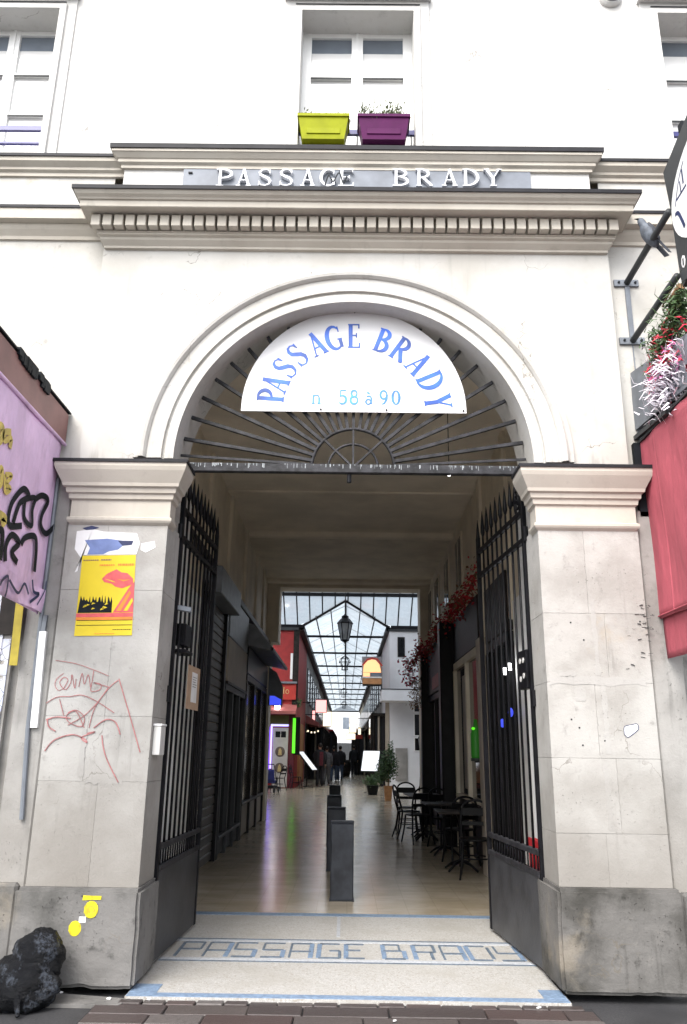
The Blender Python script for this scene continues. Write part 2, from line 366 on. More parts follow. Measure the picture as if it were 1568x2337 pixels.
def thing(name, label, cat, group=None, loc=(0, 0, 0), rz=0):
    o = bpy.data.objects.new(name, None); COL.objects.link(o); o.location = loc; o.rotation_euler.z = rz; o.empty_display_size = .1
    return tag(o, label, cat, group)
def copy_tree(o, parent=None):
    c = o.copy(); COL.objects.link(c); c.parent = parent
    for ch in list(o.children): copy_tree(ch, c)
    return c
def bx(name, x0, x1, y0, y1, z0, z1, mat, parent=None, bevel=0, **k):
    return MB().box(x0, x1, y0, y1, z0, z1).build(name, mat, parent, bevel=bevel, **k)
def mould(path, prof, sx=1.0):
    """sweep a (projection, z) profile along a plan path, mitred; outward is to the right of the path"""
    P = [Vector((a, b)) for a, b in path]; n = len(P); mb = MB(); v = []
    for i in range(n):
        ns = []
        if i > 0: d = (P[i]-P[i-1]).normalized(); ns.append(Vector((d.y, -d.x)))
        if i < n-1: d = (P[i+1]-P[i]).normalized(); ns.append(Vector((d.y, -d.x)))
        o = ns[0] if len(ns) == 1 else (ns[0]+ns[1])/(1+ns[0].dot(ns[1]))
        v += [(P[i].x+o.x*p*sx, P[i].y+o.y*p, z) for p, z in prof]
    k = len(prof); f = []
    for i in range(n-1):
        for j in range(k-1): f.append((i*k+j, (i+1)*k+j, (i+1)*k+j+1, i*k+j+1))
    f.append(tuple(range(k))); f.append(tuple(range((n-1)*k, n*k))[::-1])
    return mb.add(v, f)

# ------------------------------------------------------------------ serif lettering from ribbons
def arc(cx, cy, rx, ry, a0, a1, n=12): return [(cx+rx*math.cos(R(a0+(a1-a0)*i/n)), cy+ry*math.sin(R(a0+(a1-a0)*i/n))) for i in range(n+1)]
def sw(n, a, b): return [a+(b-a)*math.sin(math.pi*i/n) for i in range(n+1)]
T, t_ = .13, .05
def _glyphs():
    G = {}; h = .02
    def ser(x, y, w=.26): return ([(x-w/2, y), (x+w/2, y)], .042)
    stem = lambda x: ([(x, 0), (x, 1)], T)
    G['P'] = (.62, [stem(.16), ser(.16, h), ser(.13, 1-h, .2), (arc(.2, .72, .36, .26, 90, -90), sw(12, t_, T))])
    G['B'] = (.66, [stem(.16), ser(.12, h, .2), ser(.12, 1-h, .2), (arc(.22, .76, .32, .22, 90, -90), sw(12, t_, T)), (arc(.22, .28, .38, .26, 90, -90), sw(12, t_, T*1.05))])
    G['R'] = (.70, [stem(.16), ser(.16, h), ser(.12, 1-h, .2), (arc(.2, .73, .36, .25, 90, -90), sw(12, t_, T)), ([(.34, .47), (.68, .02)], T), ser(.66, h, .14)])
    G['D'] = (.76, [stem(.16), ser(.12, h, .2), ser(.12, 1-h, .2), (arc(.2, .5, .50, .48, 90, -90, 18), sw(18, t_, T*1.1))])
    G['E'] = (.62, [stem(.16), ([(.04, h), (.58, h)], .045), ([(.04, 1-h), (.55, 1-h)], .045), ([(.18, .52), (.44, .52)], .045), ([(.57, .0), (.57, .2)], .045), ([(.54, 1), (.54, .82)], .045), ([(.43, .43), (.43, .61)], .04)])
    G['A'] = (.74, [([(.12, 0), (.39, 1)], t_), ([(.37, 1), (.64, 0)], T), ([(.2, .34), (.53, .34)], .045), ser(.12, h, .22), ser(.62, h, .26)])
    G['Y'] = (.72, [([(.12, 1), (.37, .46)], T), ([(.62, 1), (.37, .46)], t_), ([(.37, 0), (.37, .5)], T), ser(.37, h, .26), ser(.12, 1-h, .22), ser(.62, 1-h, .2)])
    s1 = [(.52, .80), (.48, .92), (.34, .98), (.18, .94), (.10, .80), (.14, .66), (.30, .55), (.46, .45), (.55, .30), (.50, .12), (.34, .02), (.16, .05), (.08, .20)]
    G['S'] = (.62, [(s1, [.05, .05, .05, .08, .11, .13, .14, .14, .12, .08, .05, .05, .05]), ([(.53, .74), (.53, .97)], .04), ([(.08, .03), (.08, .27)], .04)])
    G['G'] = (.76, [(arc(.42, .5, .34, .48, 45, 315, 18), sw(18, t_, T*1.1)), ([(.66, .06), (.66, .42)], T*.85), ser(.64, .42, .22), ([(.66, .72), (.66, .95)], .04)])
    G['n'] = (.6, [([(.12, 0), (.12, .62)], .07), (arc(.3, .42, .18, .19, 180, 0, 8), sw(8, .05, .06)), ([(.48, 0), (.48, .42)], .08), ser(.12, h, .2), ser(.48, h, .2)])
    G['5'] = (.56, [([(.14, .96), (.5, .96)], .06), ([(.16, .96), (.13, .55)], .05), (arc(.26, .31, .24, .29, 130, -140, 14), sw(14, .05, .10))])
    G['8'] = (.56, [(arc(.28, .75, .17, .22, 0, 360, 16), sw(16, .06, .09)), (arc(.28, .28, .22, .26, 0, 360, 16), sw(16, .06, .1))])
    G['9'] = (.56, [(arc(.27, .68, .2, .29, 0, 360, 16), sw(16, .06, .09)), ([(.47, .68), (.44, .35), (.3, .08), (.16, .02)], [.09, .09, .07, .05])])
    G['0'] = (.58, [(arc(.28, .5, .21, .47, 0, 360, 20), [.05+.06*abs(math.cos(2*math.pi*i/20)) for i in range(21)])])
    G['a'] = (.5, [(arc(.22, .18, .15, .17, 0, 360, 12), sw(12, .05, .07)), ([(.4, .02), (.4, .42)], .07), (arc(.25, .42, .15, .16, 0, 140, 8), sw(8, .06, .06)), ([(.16, .86), (.3, .72)], .07)])
    G['c'] = (.5, [(arc(.25, .3, .2, .3, 50, 310, 12), sw(12, .06, .1))])
    G['o'] = (.54, [(arc(.26, .3, .2, .3, 0, 360, 14), sw(14, .07, .1))])
    G['d'] = (.56, [(arc(.24, .28, .18, .27, 0, 360, 14), sw(14, .06, .09)), ([(.43, 0), (.43, .98)], .1)])
    G['l'] = (.26, [([(.12, 0), (.12, .98)], .11), ser(.12, h, .2)])
    G['i'] = (.26, [([(.12, 0), (.12, .6)], .11), ([(.12, .76), (.12, .88)], .11)])
    G['m'] = (.8, [([(.1, 0), (.1, .62)], .09), (arc(.25, .44, .15, .17, 180, 0, 8), .06), ([(.4, 0), (.4, .45)], .1), (arc(.55, .44, .15, .17, 180, 0, 8), .06), ([(.7, 0), (.7, .45)], .1)])
    return G
GLY = _glyphs()
def ribbon(mb, pts, wd, mp, depth, lift):
    """extrude a stroke; mp maps (u, v, out) to 3D"""
    n = len(pts); wd = wd if isinstance(wd, (list, tuple)) else [wd]*n
    L = []; Rr = []
    for i in range(n):
        a = Vector(pts[max(0, i-1)]); b = Vector(pts[min(n-1, i+1)]); d = b-a
        d = d.normalized() if d.length > 1e-9 else Vector((1, 0)); nn = Vector((-d.y, d.x)); p = Vector(pts[i])
        L.append(p+nn*wd[i]/2); Rr.append(p-nn*wd[i]/2)
    v = []; f = []
    for i in range(n):
        v += [mp(L[i].x, L[i].y, depth+lift), mp(Rr[i].x, Rr[i].y, depth+lift), mp(L[i].x, L[i].y, 0), mp(Rr[i].x, Rr[i].y, 0)]
    for i in range(n-1):
        a, b = 4*i, 4*i+4
        f += [(a, a+1, b+1, b), (a+2, a, b, b+2), (a+1, a+3, b+3, b+1)]
    f += [(0, 2, 3, 1), (4*n-4, 4*n-3, 4*n-1, 4*n-2)]
    mb.add(v, f)
def glyph(ch, mp, size, wscale=1.0, depth=.003, wt=1.0):
    mb = MB()
    for k, (pts, wd) in enumerate(GLY[ch][1]):
        wd = [x*size*wt for x in wd] if isinstance(wd, (list, tuple)) else wd*size*wt
        ribbon(mb, [(x*size*wscale, y*size) for x, y in pts], wd, mp, depth, .0004*k)
    return mb
def strokes(name, lines, mat, mp, parent, depth=.0015, **k):
    mb = MB()
    for i, (pts, wd) in enumerate(lines): ribbon(mb, pts, wd, mp, depth, .0003*i)
    return mb.build(name, mat, parent, merge=False, **k)
def smooth_line(pts, n=6):
    o = []; P = [Vector(p) for p in pts]
    for i in range(len(P)-1):
        p0, p1, p2, p3 = P[max(0, i-1)], P[i], P[i+1], P[min(len(P)-1, i+2)]
        for j in range(n):
            t = j/n; o.append(tuple(.5*((2*p1)+(p2-p0)*t+(2*p0-5*p1+4*p2-p3)*t*t+(3*p1-p0-3*p2+p3)*t**3)))
    o.append(tuple(P[-1])); return o
# ================================================================== SETTING
MB().add([(-300, -300, -.03), (300, -300, -.03), (300, 500, -.03), (-300, 500, -.03)], [(0, 1, 2, 3)]).build('ground', 'asphalt', kind='structure', label='dark asphalt ground of the street and all round')
fl = MB()
for x0, x1, y0, y1 in ((-1.92, 1.92, 2.5, 13.2), (-4.3, 4.3, 13.2, 28), (-2.3, 2.3, 28, 104)):
    fl.add([(x0, y0, 0), (x1, y0, 0), (x1, y1, 0), (x0, y1, 0)], [(0, 1, 2, 3)])
fl.build('passage_floor', 'passage_floor', kind='structure', label='worn beige stone floor running down the covered passage')
th = MB().prism([(-1.40, -.17, -.03), (1.40, -.17, -.03), (1.40, .5, -.03), (1.92, .5, -.03), (1.92, 2.5, -.03), (-1.92, 2.5, -.03), (-1.92, .5, -.03), (-1.40, .5, -.03)], (0, 0, .036)).build('threshold', 'mosaic', kind='structure', label='pale mosaic threshold with blue lettering between the gates')
def strip(name, x0, x1, y0, y1, mat, z=.0065, h=.003): return bx(name, x0, x1, y0, y1, z, z+h, mat, th)
strip('border_strip', -1.395, 1.395, -.165, -.09, 'mosaic_blue'); strip('border_strip', -1.5, 1.5, 2.40, 2.52, 'mosaic_blue')
strip('border_square', -1.395, -1.22, -.08, .10, 'mosaic_blue'); strip('border_square', 1.25, 1.395, -.08, .10, 'mosaic_blue')
for y in (.72, 1.42): strip('border_line', -1.39, 1.39, y-.012, y+.012, 'mosaic_dark'); strip('border_line', -1.39, 1.39, y+(.03 if y < 1 else -.085), y+(.085 if y < 1 else -.03), 'mosaic_pale')
strip('repair_patch', -.09, -.06, 1.55, 2.38, 'mosaic_pale')
LET = {'P': [('v', 0, 0, 1, 1), ('h', 1, 0, 1, 0), ('h', .5, 0, 1, 0), ('v', 1, .5, 1, 0)],
       'A': [('v', 0, 0, 1, 0), ('v', 1, 0, 1, 2), ('h', 1, 0, 1, 0), ('h', .42, 0, 1, 0)],
       'S': [('h', 1, 0, 1, 0), ('v', 0, .5, 1, 0), ('h', .5, 0, 1, 0), ('v', 1, 0, .5, 2), ('h', 0, 0, 1, 0)],
       'G': [('v', 0, 0, 1, 2), ('h', 1, 0, 1, 0), ('h', 0, 0, 1, 0), ('v', 1, 0, .5, 1), ('h', .5, .5, 1, 0)],
       'E': [('v', 0, 0, 1, 2), ('h', 1, 0, 1, 0), ('h', 0, 0, 1, 0), ('h', .55, 0, .8, 0)],
       'B': [('v', 0, 0, 1, 2), ('h', 1, 0, .8, 0), ('h', .55, 0, .9, 0), ('h', 0, 0, 1, 0), ('v', .8, .55, 1, 0), ('v', 1, 0, .55, 2)],
       'R': [('v', 0, 0, 1, 2), ('h', 1, 0, 1, 0), ('h', .5, 0, 1, 0), ('v', 1, .5, 1, 1), ('v', .8, 0, .5, 1)],
       'D': [('v', 0, 0, 1, 2), ('h', 1, 0, .9, 0), ('h', 0, 0, .9, 0), ('v', 1, .1, .9, 1)],
       'Y': [('v', 0, .5, 1, 0), ('h', .5, 0, 1, 0), ('v', 1, 0, 1, 2), ('h', 0, 0, 1, 0)]}
for ch, x0, x1 in zip('PASSAGEBRADY', (-1.30, -1.09, -.875, -.655, -.44, -.22, -.01, .28, .52, .735, .945, 1.165), (-1.14, -.92, -.715, -.495, -.28, -.06, .13, .44, .68, .895, 1.11, 1.33)):
    for wt, mat in ((0, 'mosaic_dark'), (1, 'mosaic_dark'), (2, 'mosaic_blue')):
        mb = MB(); k = 0
        for s in LET[ch]:
            if s[4] != wt: continue
            k += 1; tk = (.017, .024, .036)[wt]; X = lambda u: x0+u*(x1-x0); Y = lambda v: .85+v*.44
            z1 = .0098+.0004*k
            if s[0] == 'v': mb.box(X(s[1])-tk/2, X(s[1])+tk/2, Y(s[2]), Y(s[3]), .0065, z1)
            else: mb.box(X(s[2]), X(s[3]), Y(s[1])-tk, Y(s[1])+tk, .0065, z1)
        if k: mb.build('mosaic_letter', mat, th)
pv = MB().add([(-1.56, -2.2, -.022), (1.52, -2.2, -.022), (1.52, -.17, -.022), (-1.56, -.17, -.022)], [(0, 1, 2, 3)]).build('pavement', 'tar', kind='structure', label='reddish stone paving in front of the threshold')
y = -.18
for r_ in range(10):
    dy = .085 if r_ == 0 else random.uniform(.13, .19); x = -1.55 - random.uniform(0, .1)
    while x < 1.45:
        wd = random.uniform(.14, .26) if r_ == 0 else random.uniform(.26, .6); x1 = min(x+wd, 1.51); x0c = max(x, -1.55)
        if x1-x0c > .05:
            jt = .004; d = [random.uniform(-.005, .005) for _ in range(8)]; zt = -.006+random.uniform(-.004, .003)
            q = [(x0c+jt+d[0], y-dy+jt+d[1]), (x1-jt+d[2], y-dy+jt+d[3]), (x1-jt+d[4], y-jt+d[5]*.4), (x0c+jt+d[6], y-jt+d[7]*.4)]
            MB().prism([(a, b, -.04) for a, b in q], (0, 0, .04+zt)).build('paver', 'paver', pv, bevel=.006)
        x = x1
    y -= dy
MB().prism([(-1.95, -.30, -.028), (-1.40, -.30, -.028), (-1.36, -.172, -.028), (-1.95, -.06, -.028)], (0, 0, .022)).build('concrete_apron', 'plinth', pv)

# ------------------------------------------------------------------ the building with the arch
B = thing('passage_building', 'cream stone building with the tall arched gateway and dentil cornice', 'building')
HW, WY = 2.15, .08                # half width of the frontispiece, plane of the wall beside it
SP, RA = 3.665, 1.41               # springing height and radius of the arch
wins = [(-3.40, .53), (0.0, .535), (3.40, .53)]
def wall_grid(xs, zs, holes, y):
    mb = MB()
    for i in range(len(xs)-1):
        for j in range(len(zs)-1):
            cx, cz = (xs[i]+xs[i+1])/2, (zs[j]+zs[j+1])/2
            if any(a < cx < b and c < cz < d for a, b, c, d in holes): continue
            mb.add([(xs[i], y, zs[j]), (xs[i+1], y, zs[j]), (xs[i+1], y, zs[j+1]), (xs[i], y, zs[j+1])], [(0, 1, 2, 3)])
    for a, b, c, d in holes:
        for p, q in (((a, c), (b, c)), ((b, c), (b, d)), ((b, d), (a, d)), ((a, d), (a, c))):
            mb.add([(p[0], y, p[1]), (q[0], y, q[1]), (q[0], y+.26, q[1]), (p[0], y+.26, p[1])], [(0, 1, 2, 3)])
    return mb
WZ0, WZ1 = 6.70, 8.31
H = [(c-h, c+h, WZ0, WZ1) for c, h in wins]
xs = sorted([-7, 7]+[v for h in H for v in h[:2]])
wall_grid(xs, [6.40, WZ0, WZ1, 11.0], H, .10).build('wall', 'limewash', B)
for s in (-1, 1):
    a, b = sorted((s*HW, s*7)); mb = MB()
    mb.add([(a, WY, 3.6), (b, WY, 3.6), (b, WY, 6.45), (a, WY, 6.45)], [(0, 1, 2, 3)]); mb.build('wall', 'limestone', B)
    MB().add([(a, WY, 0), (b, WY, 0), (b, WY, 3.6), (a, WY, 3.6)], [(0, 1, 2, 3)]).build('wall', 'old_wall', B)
bx('wall_back', -7, 7, .36, .5, 5.3, 11.0, 'cream_paint', B)
# front with the arch cut out
angs = sorted(set([i*180/60 for i in range(61)]+[math.degrees(math.atan2(5.66-SP, HW)), 180-math.degrees(math.atan2(5.66-SP, HW))]))
def rect_pt(a):
    c, s_ = math.cos(R(a)), math.sin(R(a)); k = min(HW/abs(c) if abs(c) > 1e-6 else 9e9, (5.66-SP)/s_ if s_ > 1e-6 else 9e9); return c*k, SP+s_*k
for y, nm in ((0, 'portal_front'), (.5, 'portal_back')):
    mb = MB(); inn = [(RA*math.cos(R(a)), SP+RA*math.sin(R(a))) for a in angs]; out = [rect_pt(a) for a in angs]
    for i in range(len(angs)-1):
        mb.add([(inn[i][0], y, inn[i][1]), (inn[i+1][0], y, inn[i+1][1]), (out[i+1][0], y, out[i+1][1]), (out[i][0], y, out[i][1])], [(0, 1, 2, 3)])
    if y == 0:
        for i in range(len(angs)-1): mb.add([(inn[i][0], 0, inn[i][1]), (inn[i+1][0], 0, inn[i+1][1]), (inn[i+1][0], .5, inn[i+1][1]), (inn[i][0], .5, inn[i][1])], [(0, 1, 2, 3)])
        for s in (-1, 1): mb.add([(s*HW, 0, 3.5), (s*HW, 0, 5.66), (s*HW, .12, 5.66), (s*HW, .12, 3.5)], [(0, 1, 2, 3)]); mb.add([(s*RA, 0, 3.4), (s*HW, 0, 3.4), (s*HW, 0, SP), (s*RA, 0, SP)], [(0, 1, 2, 3)])
    mb.build(nm, 'limestone' if y == 0 else 'cream_paint', B)
prof = [(1.408, 0), (1.408, .02), (1.478, .02), (1.484, .006), (1.496, .006), (1.502, .034), (1.615, .034), (1.62, .048), (1.636, .068), (1.658, .074), (1.672, .066), (1.676, .040), (1.72, .038), (1.72, 0)]
mb = MB(); n = 72; k = len(prof); v = []
for i in range(n+1):
    a = math.pi*i/n; v += [(r*math.cos(a), -p, SP+r*math.sin(a)) for r, p in prof]
f = [(i*k+j, (i+1)*k+j, (i+1)*k+j+1, i*k+j+1) for i in range(n) for j in range(k-1)]
mb.add(v, f).build('archivolt', 'limestone', B)
from mathutils import noise as mnoise
def rough_block(name, x0, x1, y0, y1, z0, z1, mat, parent, amp=.007):
    """a stone with worn arrises and a chipped foot"""
    bm = bmesh.new(); bmesh.ops.create_cube(bm, size=1)
    for v in bm.verts: v.co = Vector(((x0+x1)/2+v.co.x*(x1-x0), (y0+y1)/2+v.co.y*(y1-y0), (z0+z1)/2+v.co.z*(z1-z0)))
    bmesh.ops.bevel(bm, geom=bm.edges[:], offset=.022, segments=2, affect='EDGES')
    bmesh.ops.subdivide_edges(bm, edges=[e for e in bm.edges if e.calc_length() > .08], cuts=18, use_grid_fill=True)
    for v in bm.verts:
        p = v.co; n = mnoise.noise(p*6)*.6+mnoise.noise(p*17)*.5
        e = min(abs(p.x-x0), abs(p.x-x1))+min(abs(p.y-y0), 9) < .06
        v.co.y += amp*n if p.y < y1-.1 else 0; v.co.x += amp*.8*mnoise.noise(p*7+Vector((5, 0, 0)))*(1.6 if e else .5)
        if p.z < z0+.03: v.co.z += .012+.028*max(0, mnoise.noise(Vector((p.x*9, p.y*9, 1))))
    me = bpy.data.meshes.new(name); bm.to_mesh(me); bm.free(); return obj(name, me, mat, parent)
# piers of separate stones, plinths, imposts
for s, zb in ((-1, .60), (1, .645)):
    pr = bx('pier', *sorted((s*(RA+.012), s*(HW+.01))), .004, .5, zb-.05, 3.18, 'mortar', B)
    zs = [zb, 1.27, 1.71, 2.62, 3.17] if s < 0 else [zb, .98, 1.47, 1.99, 2.49, 3.17]
    for i in range(len(zs)-1):
        jx = s*(1.80 + (.06 if i % 2 else -.05)); xs_ = [s*RA, jx, s*(HW+.02)]
        for a, b in zip(xs_, xs_[1:]):
            x0, x1 = sorted((a, b)); g = .0009
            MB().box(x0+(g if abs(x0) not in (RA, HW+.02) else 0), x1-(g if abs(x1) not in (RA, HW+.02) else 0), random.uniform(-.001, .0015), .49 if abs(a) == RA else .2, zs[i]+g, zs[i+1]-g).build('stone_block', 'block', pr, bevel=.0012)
    p0 = s*(RA-.035); p1 = s*(HW+.06); x0, x1 = sorted((p0, p1))
    rough_block('plinth', x0, x1, -.07, .5, .0 if s < 0 else .01, zb, 'plinth', B)
    # imposts: moulded caps wrapping front and reveal
    pf = [(0, 3.12), (.022, 3.14), (.03, 3.155), (.03, 3.175), (.012, 3.185), (.012, 3.315), (.03, 3.325), (.034, 3.36), (.05, 3.37), (.055, 3.405), (.075, 3.415), (.08, 3.44), (.125, 3.53), (.135, 3.56), (.135, 3.595), (0, 3.60)]
    path = [(-HW, .12), (-HW, 0), (-RA, 0), (-RA, .17)] if s < 0 else [(RA, .17), (RA, 0), (HW, 0), (HW, .12)]
    im = mould(path, pf).build('impost', 'moulding', B)
    mould(path, [(0, 3.601), (.136, 3.5955), (.136, 3.588), (.146, 3.588), (.146, 3.612), (0, 3.625)]).build('flashing', 'zinc', im)
    # stone strip of the wall between pier and neighbour
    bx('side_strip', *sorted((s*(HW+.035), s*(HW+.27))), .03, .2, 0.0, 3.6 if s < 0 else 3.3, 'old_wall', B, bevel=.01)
    bx('side_plinth', *sorted((s*(HW+.065), s*(HW+1.2))), -.02, .2, 0.0, .62, 'plinth', B, bevel=.02)
# entablature
body = [(-2.12, .09), (-2.12, 0), (2.12, 0), (2.12, .09)]
cor = mould(body, [(0, 5.56), (.03, 5.565), (.03, 5.585), (.07, 5.62), (.075, 5.64), (.10, 5.65), (.10, 5.665), (.115, 5.672), (.085, 5.676), (.085, 5.80), (.255, 5.80), (.265, 5.795), (.27, 5.80), (.27, 5.853), (.285, 5.857), (.295, 5.87), (.318, 5.885), (.335, 5.91), (.34, 5.925), (0, 5.945)], .65).build('cornice', 'moulding', B)
mould(body, [(0, 5.9455), (.341, 5.9255), (.341, 5.912), (.35, 5.912), (.352, 5.945), (0, 5.97)], .65).build('flashing', 'zinc', cor)
dm = MB().box(-.0375, .0375, -.178, -.055, 5.682, 5.788).mesh('dentil', bevel=.004)
x = -2.185
while x < 2.2:
    o = obj('dentil', dm, 'moulding', cor); o.location.x = x; x += .0965
bx('attic', -2.05, 2.05, 0, .3, 5.8, 6.42, 'limewash', B)
uc = mould([(-2.05, .1), (-2.05, 0), (2.05, 0), (2.05, .1)], [(0, 6.385), (.025, 6.39), (.025, 6.42), (.05, 6.435), (.05, 6.465), (.06, 6.47), (.09, 6.505), (.10, 6.51), (.10, 6.55), (0, 6.56)]).build('cornice', 'moulding', B)
mould([(-2.05, .1), (-2.05, 0), (2.05, 0), (2.05, .1)], [(0, 6.561), (.101, 6.5515), (.101, 6.535), (.112, 6.535), (.114, 6.578), (0, 6.595)]).build('flashing', 'zinc', uc)
for s in (-1, 1):
    path = [(-7, WY), (-2.125, WY)] if s < 0 else [(2.125, WY), (7, WY)]
    c1 = mould(path, [(0, 5.70), (.02, 5.705), (.025, 5.735), (.06, 5.78), (.07, 5.80), (.07, 5.83), (.13, 5.84), (.135, 5.95), (0, 5.97)]).build('string_course', 'moulding', B)
    mould(path, [(0, 5.971), (.136, 5.951), (.136, 5.94), (.145, 5.94), (.146, 5.966), (0, 5.99)]).build('flashing', 'zinc', c1)
    path = [(-7, WY), (-2.055, WY)] if s < 0 else [(2.055, WY), (7, WY)]
    c2 = mould(path, [(0, 6.36), (.02, 6.365), (.02, 6.40), (.045, 6.415), (.045, 6.44), (.09, 6.475), (.095, 6.52), (0, 6.53)]).build('string_course', 'moulding', B)
    mould(path, [(0, 6.531), (.096, 6.5215), (.096, 6.512), (.106, 6.512), (.107, 6.54), (0, 6.555)]).build('flashing', 'zinc', c2)
# windows
for wi, (c, h) in enumerate(wins):
    W = MB()
    for a, b, c0, d in ((c-h-.06, c-h, WZ0-.1, WZ1+.06), (c+h, c+h+.06, WZ0-.1, WZ1+.06), (c-h, c+h, WZ1, WZ1+.06)): W.box(a, b, .055, .10, c0, d)
    for a, b, c0, d in ((c-h-.15, c-h-.06, WZ0-.1, WZ1+.15), (c+h+.06, c+h+.15, WZ0-.1, WZ1+.15), (c-h-.06, c+h+.06, WZ1+.06, WZ1+.15)): W.box(a, b, .082, .10, c0, d)
    W.box(c-h-.17, c+h+.17, .03, .10, WZ1+.15, WZ1+.21)
    win = W.build('window', 'limewash', B, merge=False)
    mould([(c-h-.061, .055), (c+h+.061, .055)], [(0, WZ1+.061), (.012, WZ1+.0605), (.012, WZ1+.066), (0, WZ1+.068)]).build('drip', 'zinc', win)  # dark strip: shadow line of the lintel moulding put into the colour
    mould([(c-h-.171, .03), (c+h+.171, .03)], [(0, WZ1+.148), (.012, WZ1+.142), (.012, WZ1+.152), (0, WZ1+.154)]).build('drip', 'zinc', win)  # same painted shadow line, under the ledge
    yc = .32; cs = MB(); st = .085
    for a, b in ((c-h, c-h+st), (c-.055, c+.055), (c+h-st, c+h)): cs.box(a, b, yc, yc+.05, WZ0, WZ1)
    for a, b in ((c-h+st, c-.055), (c+.055, c+h-st)):
        for z0, z1 in ((WZ1-.05, WZ1), (WZ0, WZ0+.12), (WZ1-.56, WZ1-.52), (WZ1-1.04, WZ1-1.0)): cs.box(a, b, yc+.004, yc+.046, z0, z1)
    cs.build('casement', 'white_paint', win, merge=False)
    cs = MB().box(c-.012, c+.012, yc-.012, yc, WZ0, WZ1).build('astragal', 'white_paint', win)
    for a, b in ((c-h+st, c-.055), (c+.055, c+h-st)):
        bx('pane', a, b, yc+.03, yc+.036, WZ1-.22, WZ1-.05, 'pane_dark', win)  # top strip darker: reflection of the shaded soffit put into the pane colour
        for z0, z1 in ((WZ1-.52, WZ1-.22), (WZ1-1.0, WZ1-.56), (WZ0+.12, WZ1-1.04)): bx('pane', a, b, yc+.03, yc+.036, z0, z1-.001, 'curtain_pane', win)
        bx('glazing_bar', a, b, yc-.006, yc+.003, WZ1-.565, WZ1-.548, 'dark_grey_metal', win)  # dark strip painted in for the gap and shadow below the casement bar
        if wi != 1: bx('glazing_bar', a, b, yc-.006, yc+.003, WZ1-1.045, WZ1-1.028, 'dark_grey_metal', win)  # likewise a painted shadow strip, below the lower casement bar
    if wi != 1:
        for z0, z1 in ((6.93, 6.98), (6.78, 6.80)): bx('guard_rail', c-h, c+h, .13, .16, z0, z1, 'blue_rail', win)
    else:
        bx('guard_rail', c-h, c+h, .17, .20, 6.955, 7.005, 'blue_rail', win)
        for i in range(9): bx('baluster', c-.5+i*.125, c-.488+i*.125, .18, .192, 6.71, 6.955, 'dark_grey_metal', win)
        bx('sill_lead', c-h+.01, c+h-.01, .06, .2, 6.705, 6.72, 'steel_grey', win)
# ================================================================== THINGS ON THE FRONT
# name board with raised letters
nb = thing('name_board', 'grey painted board on the attic with raised white serif letters', 'sign', loc=(0, 0, 0))
bx('board', -1.52, 1.53, -.02, -.001, 6.0, 6.40, 'board_grey', nb)
for ch, a, b in zip('PASSAGEBRADY', (-1.229, -1.05, -.865, -.68, -.49, -.322, -.165, .312, .515, .745, .924, 1.112), (-1.074, -.918, -.735, -.545, -.36, -.178, -.013, .461, .66, .882, 1.072, 1.272)):
    zt = 6.362+.011*(a+1.2); sz = .175; ws = (b-a)/sz/(GLY[ch][0])
    glyph(ch, lambda u, v, o, a=a, zt=zt: (a+u, -.0205-o, zt-.175+v), sz, ws, .035).build('letter', 'letter_white', nb, merge=False)
bx('fixing', -1.475, -1.44, -.03, -.0205, 6.335, 6.35, 'ink_black', nb)
strokes('graffiti', [(smooth_line([(-.27, 6.20), (-.24, 6.30), (-.20, 6.24), (-.15, 6.33), (-.11, 6.22), (-.08, 6.30)]), .012)], 'ink_black', lambda u, v, o: (u, -.0575-o, v), nb)
# fanlight grille
FY = .21; FZ = 3.69
fan = thing('fanlight_grille', 'black wrought iron sunburst fanlight filling the arch head', 'grille')
N = 21
for i in range(N):
    a = math.pi*(i+.5)/N if False else R(9.5+161*i/(N-1))
    r1 = RA-.005; cz = SP-FZ
    # ray from the hub to the arch soffit
    d = (math.cos(a), math.sin(a)); bq = -cz*d[1]; rr = -(-cz*d[1])*0
    tt = d[1]*cz+math.sqrt(max(0, (d[1]*cz)**2-(cz*cz-r1*r1)))
    MB().beam((d[0]*.33, FY, FZ+d[1]*.33), (d[0]*tt, FY, FZ+d[1]*tt), .026, .03, (0, 1, 0)).build('bar', 'iron_worn', fan)
for rad, wd in ((.335, .028), (.20, .022)):
    MB().tube([(rad*math.cos(math.pi*i/28), FY, FZ+rad*math.sin(math.pi*i/28)) for i in range(29)], wd/2, 6).build('ring', 'iron_worn', fan, smooth=True)
for a in (45, 90, 135): MB().beam((0, FY, FZ), (.335*math.cos(R(a)), FY, FZ+.335*math.sin(R(a))), .016, .022, (0, 1, 0)).build('spoke', 'iron_worn', fan)
MB().beam((-1.41, FY-.01, FZ-.02), (1.41, FY-.01, FZ-.02), .05, .075).build('rail', 'iron_worn', fan, bevel=.006)
MB().beam((-1.40, FY-.005, FZ+.085), (-.34, FY-.005, FZ+.02), .012, .02).build('stay', 'iron_worn', fan)
MB().beam((1.40, FY-.005, FZ+.085), (.34, FY-.005, FZ+.02), .012, .02).build('stay', 'iron_worn', fan)
MB().tube([(-.03, FY, FZ-.06), (-.03, FY, FZ-.13)], .018, 8).build('bolt', 'iron', fan)
mb = MB()
for i in range(110): x = random.uniform(-1.38, 1.38); h_ = random.uniform(.006, .04); mb.box(x, x+random.uniform(.002, .008), FY-.0362, FY-.035, FZ+.012-h_, FZ+.015)
mb.build('peeling_paint', 'lantern_glass', fan, merge=False)
